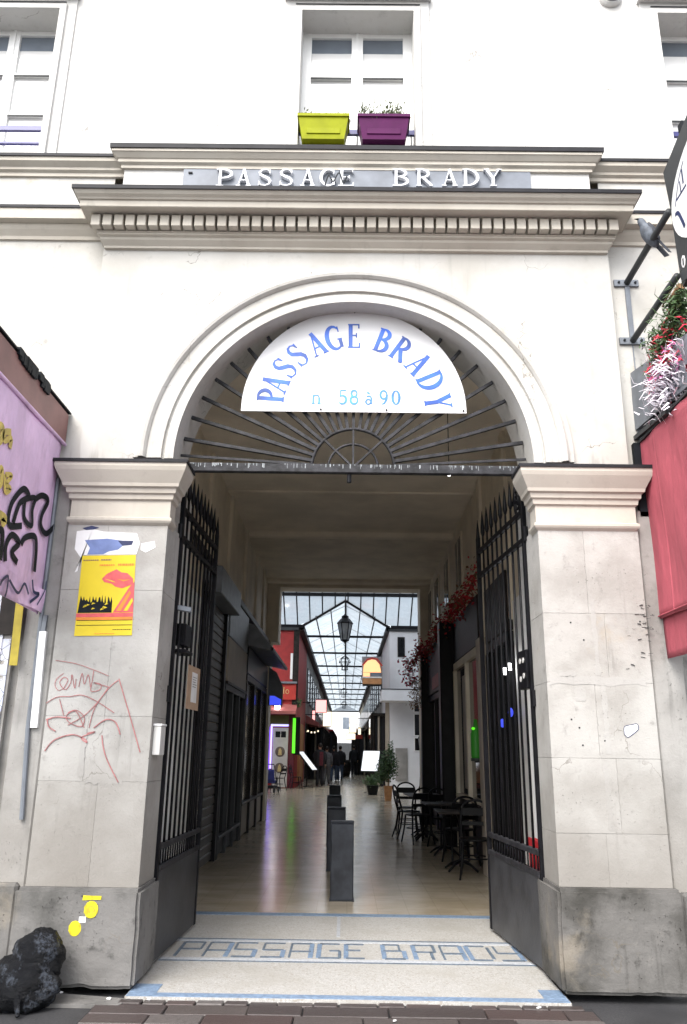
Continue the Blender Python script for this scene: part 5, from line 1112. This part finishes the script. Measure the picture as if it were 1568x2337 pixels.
for z_ in (1.42, .78):
    MB().lathe([(.20, 0), (.20, .02), (.17, .025)], 20).build('round_grille', 'brown_wall', dr).matrix_local = Matrix.Translation((-2.72, YH-.05, z_)) @ Matrix.Rotation(math.pi/2, 4, 'X')
    MB().prism([(-2.80, YH-.077, z_-.14), (-2.64, YH-.077, z_-.14), (-2.66, YH-.077, z_+.06), (-2.72, YH-.077, z_+.15), (-2.78, YH-.077, z_+.06)], (0, .004, 0)).build('carving', 'gold', dr)
nv_ = thing('violet_neon', 'violet neon tube framing the red restaurant door', 'lamp'); bx('tube', -3.13, -3.06, YH-.12, YH-.06, .75, 2.5, 'neon_violet', nv_); bx('tube', -3.055, -2.40, YH-.12, YH-.06, 2.42, 2.5, 'neon_violet', nv_); bx('tube', -3.34, -3.26, YH-.12, YH-.06, .95, 2.42, 'neon_violet', nv_); bx('backing', -3.42, -3.14, YH-.055, YH-.001, .7, 2.4, 'neon_deep', nv_)
gn2 = thing('green_neon_strip', 'two upright green neon strips at the corner of the red restaurant', 'lamp'); bx('strip', -2.22, -2.10, YH-.20, YH-.12, 1.36, 2.75, 'neon_green', gn2); bx('strip', -2.03, -1.95, YH+.3, YH+.36, 1.42, 2.62, 'neon_green', gn2); bx('backing', -2.26, -1.93, YH+.0, YH+.29, 1.3, 2.8, 'black_paint', gn2)
sp_ = thing('spotlight', 'bright white spotlight on the pink canopy of the red restaurant', 'lamp'); bx('lens', -2.97, -2.77, YH-.42, YH-.34, 3.10, 3.36, 'lamp_white', sp_); bx('housing', -2.99, -2.75, YH-.335, YH-.2, 3.08, 3.38, 'dark_grey_metal', sp_); bx('arm', -2.89, -2.85, YH-.2, YH, 3.2, 3.24, 'dark_grey_metal', sp_)
def row_house(label, s, xf, y0, y1, wall, shop, zt=ZE-.18, awn=None):
    o = thing('arcade_house', label, 'house'); xo = s*4.4; a, b = sorted((xf, xo)); bx('wall', a, b, y0, y1-.02, 0, zt, wall, o)
    n = max(1, int((y1-y0)/3.2)); w_ = (y1-y0)/n; e = -s
    for i in range(n):
        ya = y0+i*w_+.35; yb = y0+(i+1)*w_-.35
        f_ = bx('shop_window', *sorted((xf, xf+e*.06)), ya, yb, .1, 2.7, shop, o, .01); bx('pane', *sorted((xf+e*.062, xf+e*.07)), ya+.12, yb-.12, .7, 2.45, 'shop_glass', f_)
        u = bx('window', *sorted((xf, xf+e*.05)), ya+.5, yb-.5, 3.9, 5.7, 'white_paint' if wall != 'grey_wall' else 'grey_cloth', o, .01); bx('pane', *sorted((xf+e*.052, xf+e*.058)), ya+.58, yb-.58, 4.0, 5.6, 'pane_dark', u)
        if awn: MB().prism([(xf, ya, 3.25), (xf+e*.7, ya, 2.85), (xf+e*.7, ya, 2.65), (xf, ya, 2.85)], (0, yb-ya, 0)).build('awning', awn[i % len(awn)], o)
    return o
row_house('weathered grey stone house next to the red restaurant', -1, -2.12, 36, 56, 'grey_wall', 'dark_wood', awn=['pink_awning', 'red_cloth'])
row_house('brown fronted house farther down the left side of the arcade', -1, -2.15, 56, 80, 'brown_wall', 'black_paint', awn=['red_wall'])
row_house('pale house at the far left end of the arcade', -1, -2.12, 80, 104, 'cream_paint', 'dark_wood')
row_house('stained grey-brown house behind the white one on the right', 1, 1.82, 35, 56, 'grey_wall', 'black_paint', awn=['dark_wood'])
row_house('dark brown house midway down the right side of the arcade', 1, 1.85, 56, 80, 'brown_wall', 'black_paint', awn=['brown_wall'])
row_house('pale house at the far right end of the arcade', 1, 1.82, 80, 104, 'cream_paint', 'dark_wood')
bp = bx('shutter_panel', -2.12, -2.0, YH+2.0, YH+4.5, .2, 2.6, 'terracotta', rh); 
wh = thing('white_house', 'plain white house with a thick canopy slab at the court corner', 'house')
bx('wall', 1.80, 4.3, YH, 34.9, 0, 6.5, 'white_wall', wh); bx('canopy_slab', 1.40, 4.3, YH-1.1, YH, 3.44, 3.90, 'white_wall', wh, .02); bx('slab_flashing', 1.38, 4.3, YH-1.12, YH, 3.902, 3.93, 'dark_grey_metal', wh)
bx('cornice', 1.75, 4.3, YH-.1, YH, 6.42, 6.5, 'dark_grey_metal', wh); w1 = bx('window', 2.14, 2.45, YH-.03, YH, 5.33, 6.18, 'dark_wood', wh); bx('pane', 2.18, 2.41, YH-.035, YH-.0305, 5.37, 6.14, 'shop_glass', w1)
for z0, z1 in ((3.05, 3.36), (2.1, 3.0), (1.5, 2.05)): w1 = bx('window', 2.78, 3.15, YH-.03, YH, z0, z1, 'white_paint', wh); bx('pane', 2.83, 3.1, YH-.036, YH-.0305, z0+.04, z1-.03, 'shop_glass', w1)
bx('dirty_panel', 2.02, 2.52, YH-.05, YH, .35, 1.62, 'grey_wall', wh); bx('brown_post', 1.62, 1.78, YH+.1, YH+.25, 0, 3.44, 'beige_panel', wh)
fb = thing('street_building', 'bright pale building across the street at the far end of the arcade', 'building')
bx('wall', -16, 16, 122, 130, 2.6, 16, 'white_wall', fb); bx('ground_floor', -16, 16, 121.9, 130, 0, 2.6, 'dark_grey_metal', fb)
for i in range(-4, 5):
    for z in (4.6, 8.2, 11.8): w1 = bx('window', i*3.2-.6, i*3.2+.6, 121.93, 122, z, z+2, 'white_paint', fb); bx('pane', i*3.2-.5, i*3.2+.5, 121.90, 121.925, z+.1, z+1.9, 'pane_dark', w1)
eg = thing('end_gable', 'glazed iron gable closing the far end of the arcade roof', 'gable')
MB().prism([(-XE-.1, 104, ZE), (XE-.1, 104, ZE), (-.1, 104, ZR)], (0, .01, 0)).build('pane', 'roof_glass', eg); MB().beam((-XE-.1, 104, ZE-.05), (XE-.1, 104, ZE-.05), .1, .15).build('beam', 'iron', eg)

# ------------------------------------------------------------------ lit boxes and hanging lamps
def lightbox(label, za, zb, y, mat, rim, name='light_box', dpt=.18, anchor=None):
    a = aty(*ZZ(*za), y); b = aty(*ZZ(*zb), y); x0, x1 = sorted((a.x, b.x)); z0, z1 = sorted((a.z, b.z))
    o = thing(name, label, 'sign', loc=((x0+x1)/2, y, z0)); h = (x1-x0)/2; H_ = z1-z0
    bx('panel', -h, h, -dpt/2-.004, -dpt/2, 0, H_, mat, o); bx('case', -h-.02, h+.02, -dpt/2+.001, dpt/2, -.02, H_+.02, rim, o, .01)
    s = -1 if x0 < -.1 else 1; tx = (-2.12 if s < 0 else 1.82)-(x0+x1)/2
    MB().tube([(0, 0, H_*.8), (tx, 0, H_*.8)], .02, 6).build('bracket', 'iron', o)
    return o
lightbox('glowing pink rounded light box on a bracket at the left of the arcade', (570, 1062), (655, 1165), 33, 'lamp_pink', 'red_cloth')
lightbox('glowing cream upright light box at the left of the arcade', (630, 1160), (697, 1280), 36, 'lamp_warm', 'dark_wood')
lightbox('upper square cream light box at the right of the arcade', (852, 1200), (917, 1262), 38, 'lamp_warm', 'dark_wood')
lightbox('middle cream light box at the right of the arcade', (848, 1285), (903, 1332), 42, 'lamp_warm', 'dark_wood')
lightbox('low wide cream light box at the right of the arcade', (822, 1340), (896, 1390), 40, 'lamp_warm', 'dark_wood')
lightbox('narrow cream light box close to the right wall of the arcade', (920, 1290), (942, 1350), 44, 'lamp_warm', 'dark_wood')
lightbox('small red sign under the narrow light box', (900, 1355), (955, 1385), 44, 'red_bright', 'dark_wood')
lightbox('small white sign beside the left shops of the arcade', (543, 1325), (556, 1355), 40, 'lamp_white', 'dark_wood')
lightbox('narrow pink sign on the left wall behind the pink light box', (540, 1150), (560, 1240), 42, 'lamp_pink', 'dark_wood')
ob = thing('orange_sign', 'orange lit sign shaped like a little house with a red roof', 'sign', loc=(1.03, 27.3, 4.12))
bx('tray', -.39, .39, -.15, .15, 0, .24, 'terracotta', ob, .01); bx('white_rail', -.40, .40, -.17, .15, .25, .30, 'white_paint', ob); bx('blue_strip', -.08, .37, -.16, -.15, .31, .46, 'pane_dark', ob); bx('lit_strip', -.37, -.09, -.16, -.15, .31, .46, 'lamp_orange', ob)
MB().prism([(-.37, -.155, .50), (.37, -.155, .50), (.30, -.155, .80), (.14, -.155, .98), (-.02, -.155, 1.0), (-.18, -.155, .95), (-.34, -.155, .78)], (0, .3, 0)).build('lit_house', 'lamp_orange', ob)
MB().tube([(-.40, -.16, .76), (-.2, -.16, 1.0), (0, -.16, 1.06), (.2, -.16, 1.02), (.42, -.16, .74)], .035, 8).build('roof_edge', 'red_bright', ob); bx('mount', -.41, .41, .15, .2, .1, 1.15, 'steel_grey', ob); MB().tube([(.3, .18, .3), (.3, .7, .3)], .03, 6).build('bracket', 'iron', ob)
bx('underside', -.39, .39, -.14, .14, -.06, -.005, 'dark_wood', ob)
random.seed(31)
def leaf_cloud(cen, rad, n, ln, wd):
    mb = MB()
    for i in range(n):
        d = Vector((random.gauss(0, 1), random.gauss(0, 1), random.gauss(0, 1))).normalized()*random.random()**.45
        p = Vector((cen[0]+d.x*rad[0], cen[1]+d.y*rad[1], cen[2]+d.z*rad[2])); q = Vector((random.uniform(-1, 1), random.uniform(-1, 1), random.uniform(-.3, 1))).normalized()
        s = q.orthogonal().normalized()*wd; l = ln*random.uniform(.6, 1.4); mb.add([p, p+q*l*.5+s, p+q*l, p+q*l*.5-s], [(0, 1, 2, 3)])
    return mb
pt = thing('potted_shrub', 'bushy green shrub in a square terracotta pot by the cafe tables', 'plant', loc=(1.335, 20.6, 0))
MB().add([(-.10, -.10, 0), (.10, -.10, 0), (.10, .10, 0), (-.10, .10, 0), (-.13, -.13, .44), (.13, -.13, .44), (.13, .13, .44), (-.13, .13, .44)], [(3, 2, 1, 0), (0, 1, 5, 4), (1, 2, 6, 5), (2, 3, 7, 6), (3, 0, 4, 7), (4, 5, 6, 7)]).build('pot', 'terracotta', pt)
MB().tube([(0, 0, .43), (.02, 0, .9), (0, 0, 1.5)], [.02, .015, .008], 7).build('trunk', 'twig', pt)
leaf_cloud((0, 0, 1.05), (.30, .28, .52), 1500, .09, .018).build('crown', 'shrub_leaf', pt, merge=False); leaf_cloud((-.22, .0, .72), (.26, .2, .2), 350, .09, .018).build('crown', 'shrub_leaf', pt, merge=False); leaf_cloud((.08, 0, 1.55), (.12, .12, .25), 120, .09, .014).build('crown', 'shrub_leaf', pt, merge=False)
p2 = thing('potted_plant', 'low dark plant in a black tub beside the menu stand', 'plant', loc=(.95, 23.8, 0)); MB().lathe([(.16, 0), (.22, .3), (.24, .32)], 14).build('tub', 'black_paint', p2); leaf_cloud((0, 0, .45), (.36, .25, .2), 500, .1, .018).build('foliage', 'shrub_leaf', p2, merge=False); leaf_cloud((.18, .0, .85), (.08, .06, .3), 60, .12, .01).build('foliage', 'shrub_leaf', p2, merge=False)
hp = thing('hanging_plant', 'small trailing plant on the ledge of the red restaurant', 'plant', loc=(-2.1, 28.05, 3.35)); leaf_cloud((0, 0, 0), (.22, .12, .2), 260, .09, .02).build('foliage', 'shrub_leaf', hp, merge=False); bx('trough', -.15, .1, -.05, .05, -.1, 0, 'dark_wood', hp)
# street lamp in the court
lp = thing('lamp_post', 'black cast iron lamp post with glass lantern by the white house', 'lamp', loc=(3.02, 27.3, 0))
MB().lathe([(.13, 0), (.13, .12), (.09, .2), (.07, .5), (.04, .7), (.035, 1.5), (.06, 1.55), (.03, 1.62)], 12).build('column', 'black_paint', lp, smooth=True); MB().lathe([(.07, 1.64), (.11, 2.0)], 6).build('glass', 'lantern_glass', lp); MB().lathe([(.13, 2.0), (.12, 2.03), (.04, 2.16), (0, 2.22)], 6).build('cap', 'black_paint', lp)
# menu stands
def menu(label, x, y, rz, w_, h_, tilt, zc):
    o = thing('menu_stand', label, 'menu', 'lit menu stands', (x, y, 0), rz); mt = Matrix.Translation((0, 0, zc)) @ Matrix.Rotation(tilt, 4, 'X')
    MB().box(-w_/2, w_/2, -.035, -.03, -h_/2, h_/2, mt).build('page', 'menu_light', o); MB().box(-w_/2-.03, w_/2+.03, -.029, .02, -h_/2-.03, h_/2+.03, mt).build('case', 'black_paint', o)
    strokes('text_line', [([(-w_*.3, h_*(.38-.09*i)), (w_*random.uniform(.0, .3), h_*(.38-.09*i))], .005) for i in range(8)], 'steel_grey', lambda u, v, q: tuple(mt @ Vector((u, -.0355-q, v))), o, .001)
    MB().tube([(0, 0, .02), (0, 0, zc-.1)], .025, 8).build('pole', 'black_paint', o)
    for k in range(4): a = k*math.pi/2+.6; MB().tube([(0, 0, .06), (.26*math.cos(a), .26*math.sin(a), .012)], .012, 6).build('foot', 'black_paint', o)
menu('white lit menu stand beside the potted plant on the right', .92, 25.2, R(-12), .62, .86, R(-35), 1.12)
menu('white lit menu stand turned edge-on beside the red restaurant', -1.62, 28.6, R(72), .55, .95, R(-42), 1.05)
# barrel
br_ = thing('barrel', 'dark wooden barrel standing in the arcade', 'barrel', loc=(-.02, 44, 0)); MB().lathe([(.26, 0), (.32, .3), (.34, .48), (.32, .68), (.27, .95), (.24, .95)], 16).build('staves', 'dark_wood', br_, smooth=True)
for z_, r_ in ((.15, .30), (.35, .34), (.62, .34), (.82, .31)): MB().lathe([(r_, z_-.02), (r_+.008, z_), (r_, z_+.02)], 16, cap=False).build('hoop', 'iron', br_)
# chairs and pushchair by the red restaurant door
o = copy_tree(ch0); o.location = (-2.58, 25.9, 0); o.rotation_euler.z = R(60); o['label'] = 'black bistro chair standing in front of the carved cream door'; o['group'] = 'cafe chairs'
o = copy_tree(ch0); o.location = (-2.0, 27.4, 0); o.rotation_euler.z = R(-70); o['label'] = 'black bistro chair under the green neon strips'; o['group'] = 'cafe chairs'
ps = thing('pushchair', 'folded blue pushchair with black frame parked by the violet neon', 'pushchair', loc=(-2.74, 24.5, 0), rz=R(-12))
for s in (-1, 1):
    MB().tube([(s*.2, .25, .1), (s*.2, -.1, .6), (s*.19, -.3, .98)], .014, 7).build('frame', 'black_paint', ps); MB().tube([(s*.2, -.25, .1), (s*.2, .1, .55)], .014, 7).build('frame', 'black_paint', ps)
    for y_ in (.27, -.27): w_ = MB().lathe([(.06, -.02), (.1, -.02), (.1, .02), (.06, .02)], 14).build('wheel', 'rubber', ps); w_.matrix_local = Matrix.Translation((s*.22, y_, .1)) @ Matrix.Rotation(math.pi/2, 4, 'Y')
MB().tube([(-.19, -.3, .98), (.19, -.3, .98)], .018, 7).build('handle', 'rubber', ps); bx('seat', -.18, .18, -.12, .2, .32, .42, 'blue_cloth', ps, .02); MB().beam((0, -.14, .42), (0, -.24, .8), .36, .06, (0, 1, 0)).build('backrest', 'blue_cloth', ps, bevel=.015); bx('basket', -.17, .17, -.15, .2, .14, .24, 'dark_cloth', ps, .01)

# ------------------------------------------------------------------ people in the arcade
def person(label, x, y, head, h, jacket, trousers, stripe=None, stride=.12, bag=False):
    o = thing('person', label, 'person', 'people walking in the arcade', (x, y, 0), head); k = h/1.75
    J = {'pel': (0, 0, .95), 'waist': (0, 0, 1.1), 'chest': (0, -.01, 1.32), 'neck': (0, .0, 1.48), 'jaw': (0, .02, 1.58), 'head': (0, .02, 1.66)}
    order = ['pel', 'waist', 'chest', 'neck', 'jaw', 'head']; V = [J[a] for a in order]; Rr = [(.13, .10), (.12, .09), (.15, .10), (.05, .05), (.075, .085), (.08, .095)]; E = [(i, i+1) for i in range(5)]
    for s in (-1, 1):
        b = len(V); st = s*stride
        V += [(s*.09, 0, .90), (s*.10, st*.4+.03, .50), (s*.10, st-.02, .09), (s*.11, st+.11, .04)]; Rr += [(.085, .09), (.055, .06), (.04, .045), (.035, .04)]; E += [(0, b), (b, b+1), (b+1, b+2), (b+2, b+3)]
        b = len(V); V += [(s*.19, 0, 1.40), (s*.235, -.03, 1.13), (s*.24, .06-st*.6, .90), (s*.235, .08-st*.6, .83)]; Rr += [(.055, .055), (.04, .042), (.03, .032), (.03, .04)]; E += [(2, b), (b, b+1), (b+1, b+2), (b+2, b+3)]
    me = bpy.data.meshes.new('body'); me.from_pydata([tuple(c*k for c in v_) for v_ in V], E, []); bo = obj('body', me, 'skin', o)
    bo.modifiers.new('skin', 'SKIN'); me.skin_vertices[0]; 
    for i, r_ in enumerate(Rr): me.skin_vertices[0].data[i].radius = (r_[0]*k, r_[1]*k)
    me.skin_vertices[0].data[0].use_root = True; bo.modifiers.new('sub', 'SUBSURF').levels = 1; bo.modifiers['sub'].render_levels = 1
    def rings(name, rr, mat, n=14):
        mb = MB(); v = []
        for (cx, cy, cz, rx, ry) in rr: v += [(k*(cx+rx*math.cos(2*math.pi*j/n)), k*(cy+ry*math.sin(2*math.pi*j/n)), k*cz) for j in range(n)]
        f = [(i*n+j, i*n+(j+1) % n, (i+1)*n+(j+1) % n, (i+1)*n+j) for i in range(len(rr)-1) for j in range(n)]+[tuple(range(n))[::-1], tuple(range((len(rr)-1)*n, len(rr)*n))]
        return mb.add(v, f).build(name, mat, o, smooth=True)
    rings('jacket', [(0, 0, .80, .205, .145), (0, 0, .86, .21, .15), (0, 0, 1.05, .20, .14), (0, -.01, 1.28, .225, .15), (0, -.01, 1.40, .215, .125), (0, 0, 1.47, .13, .10), (0, .0, 1.50, .075, .075)], jacket)
    if stripe: MB().grid(lambda u, v: Vector((k*(-.02+.15*u), -k*(.152+.006*math.sin(math.pi*v)), k*(.84+.56*v))), 4, 8).build('back_panel', stripe, o, smooth=True)
    for s in (-1, 1):
        st = s*stride
        MB().tube([(k*s*.17, 0, k*1.42), (k*s*.235, -k*.015, k*1.28), (k*s*.25, -k*.03, k*1.13), (k*s*.25, k*(.06-st*.6), k*.90)], [k*.065, k*.068, k*.058, k*.045], 10).build('sleeve', jacket, o, smooth=True)
        MB().tube([(k*s*.085, 0, k*.93), (k*s*.10, k*.02, k*.75), (k*s*.10, k*(st*.4+.03), k*.50), (k*s*.10, k*(st*.8), k*.25), (k*s*.10, k*(st-.02), k*.06)], [k*.115, k*.105, k*.08, k*.07, k*.068], 12).build('trouser_leg', trousers, o, smooth=True)
        MB().ell((k*s*.105, k*(st+.05), k*.045), (k*.05, k*.14, k*.045), 10, 6).build('shoe', 'ink_black', o, smooth=True)
        hb = Vector((k*s*.235, k*(.08-st*.6), k*.83)); mb = MB()
        for q in range(5): oy = (q-1.5)*.017; mb.tube([hb+Vector((0, k*oy, 0)), hb+Vector((-s*k*.008, k*(oy+.004), -k*(.05 if q < 4 else .0))), hb+Vector((-s*k*.022, k*(oy+(.008 if q < 4 else .03)), -k*((.085, .095, .09, .075)[q] if q < 4 else .03)))], [k*.009, k*.008, k*.006], 6)
        mb.build('fingers', 'skin', o, smooth=True)
        MB().ell((k*s*.082, k*.0, k*1.63), (k*.012, k*.022, k*.033), 8, 6).build('ear', 'skin', o, smooth=True)
    MB().ell((0, -k*.008, k*1.672), (k*.094, k*.108, k*.098), 14, 8).build('hair', 'hair', o, smooth=True)
    MB().ell((0, k*.125, k*1.62), (k*.016, k*.02, k*.028), 8, 6).build('nose', 'skin', o, smooth=True)
    if bag: bx('shoulder_bag', k*.2, k*.32, -k*.12, k*.12, k*.75, k*1.0, 'dark_cloth', o, .02)
    return o
person('person in a dark jacket with a maroon back panel walking away', -1.14, 30.2, R(4), 1.78, 'dark_cloth', 'dark_cloth', 'maroon_cloth', .07)
person('person in a grey coat walking beside the maroon-backed one', -.90, 32.8, R(-8), 1.66, 'grey_cloth', 'grey_cloth', None, .1)
person('person in blue jeans and a dark jacket striding down the arcade', -.62, 36.6, R(-6), 1.70, 'dark_cloth', 'jean', None, .2, True)
person('person in black beside the one in jeans', -.30, 37.6, R(6), 1.72, 'dark_cloth', 'jean', None, .14)
person('person in black walking alone on the right of the barrel', .50, 46.0, R(3), 1.80, 'dark_cloth', 'dark_cloth', None, .1)

# enclosed terraces that narrow the arcade
def terrace(label, x0, x1, y0, y1, h, roof):
    o = thing('terrace_booth', label, 'terrace', 'covered terraces along the arcade'); n = int((y1-y0)/2.4); e = x1 if x1 < 0 else x0
    bx('roof', x0, x1, y0-.2, y1, h, h+.14, roof, o, .02); bx('front_curtain', x0+.04, x1-.04, y0, y0+.06, .0, h, 'dark_cloth', o)
    for i in range(n+1): bx('post', e-.04, e+.04, y0+i*(y1-y0)/n-.04, y0+i*(y1-y0)/n+.04, 0, h, 'dark_wood', o)
    for i in range(n): ya, yb = y0+i*(y1-y0)/n+.05, y0+(i+1)*(y1-y0)/n-.05; bx('side_panel', e-.02, e+.02, ya, yb, 0.02, 1.0, 'dark_wood', o); bx('pane', e-.006, e+.006, ya, yb, 1.02, h-.05, 'shop_glass', o)
    for i in range(3): c_ = x0+(x1-x0)*(i+.5)/3; MB().tube([(c_, y0-.05, .02), (c_, y0-.07, h)], .05, 6).build('curtain_fold', ('dark_wood', 'beige_panel', 'dark_cloth')[i], o)
terrace('dark curtained terrace under a brown canopy against the white house side', 1.12, 1.80, 31.0, 35.5, 3.0, 'dark_wood')
terrace('long dark terrace farther along the right side of the arcade', .62, 1.80, 47.5, 80, 2.7, 'brown_wall')
terrace('dark terrace with a red canopy along the left side of the arcade', -2.1, -1.25, 39.0, 56, 2.7, 'pink_awning')
terrace('long dark terrace at the far left of the arcade', -2.1, -1.0, 57, 88, 2.9, 'red_wall')
random.seed(77)
for i, (x, y, z, lb) in enumerate(((-1.75, 37.2, 2.55, 'small string of warm bulbs over the left terrace'), (1.45, 37.0, 2.45, 'small string of warm bulbs on the right of the arcade'), (-1.55, 48, 2.3, 'far string of warm bulbs over the left terrace'))):
    o = thing('string_lights', lb, 'lights', 'strings of warm bulbs', (x, y, z)); pts = [(-.35+.7*k/8, 0, -.12*math.sin(math.pi*k/8)) for k in range(9)]
    MB().tube(pts, .008, 5).build('cable', 'ink_black', o)
    for p_ in pts[1:-1:2]: MB().ell((p_[0], 0, p_[2]-.05), (.04, .04, .05), 8, 6).build('bulb', 'lamp_warm', o, smooth=True)
    MB().tube([pts[0], (pts[0][0], 0, 1.2)], .006, 5).build('hanger', 'ink_black', o); MB().tube([pts[-1], (pts[-1][0], 0, 1.2)], .006, 5).build('hanger', 'ink_black', o)
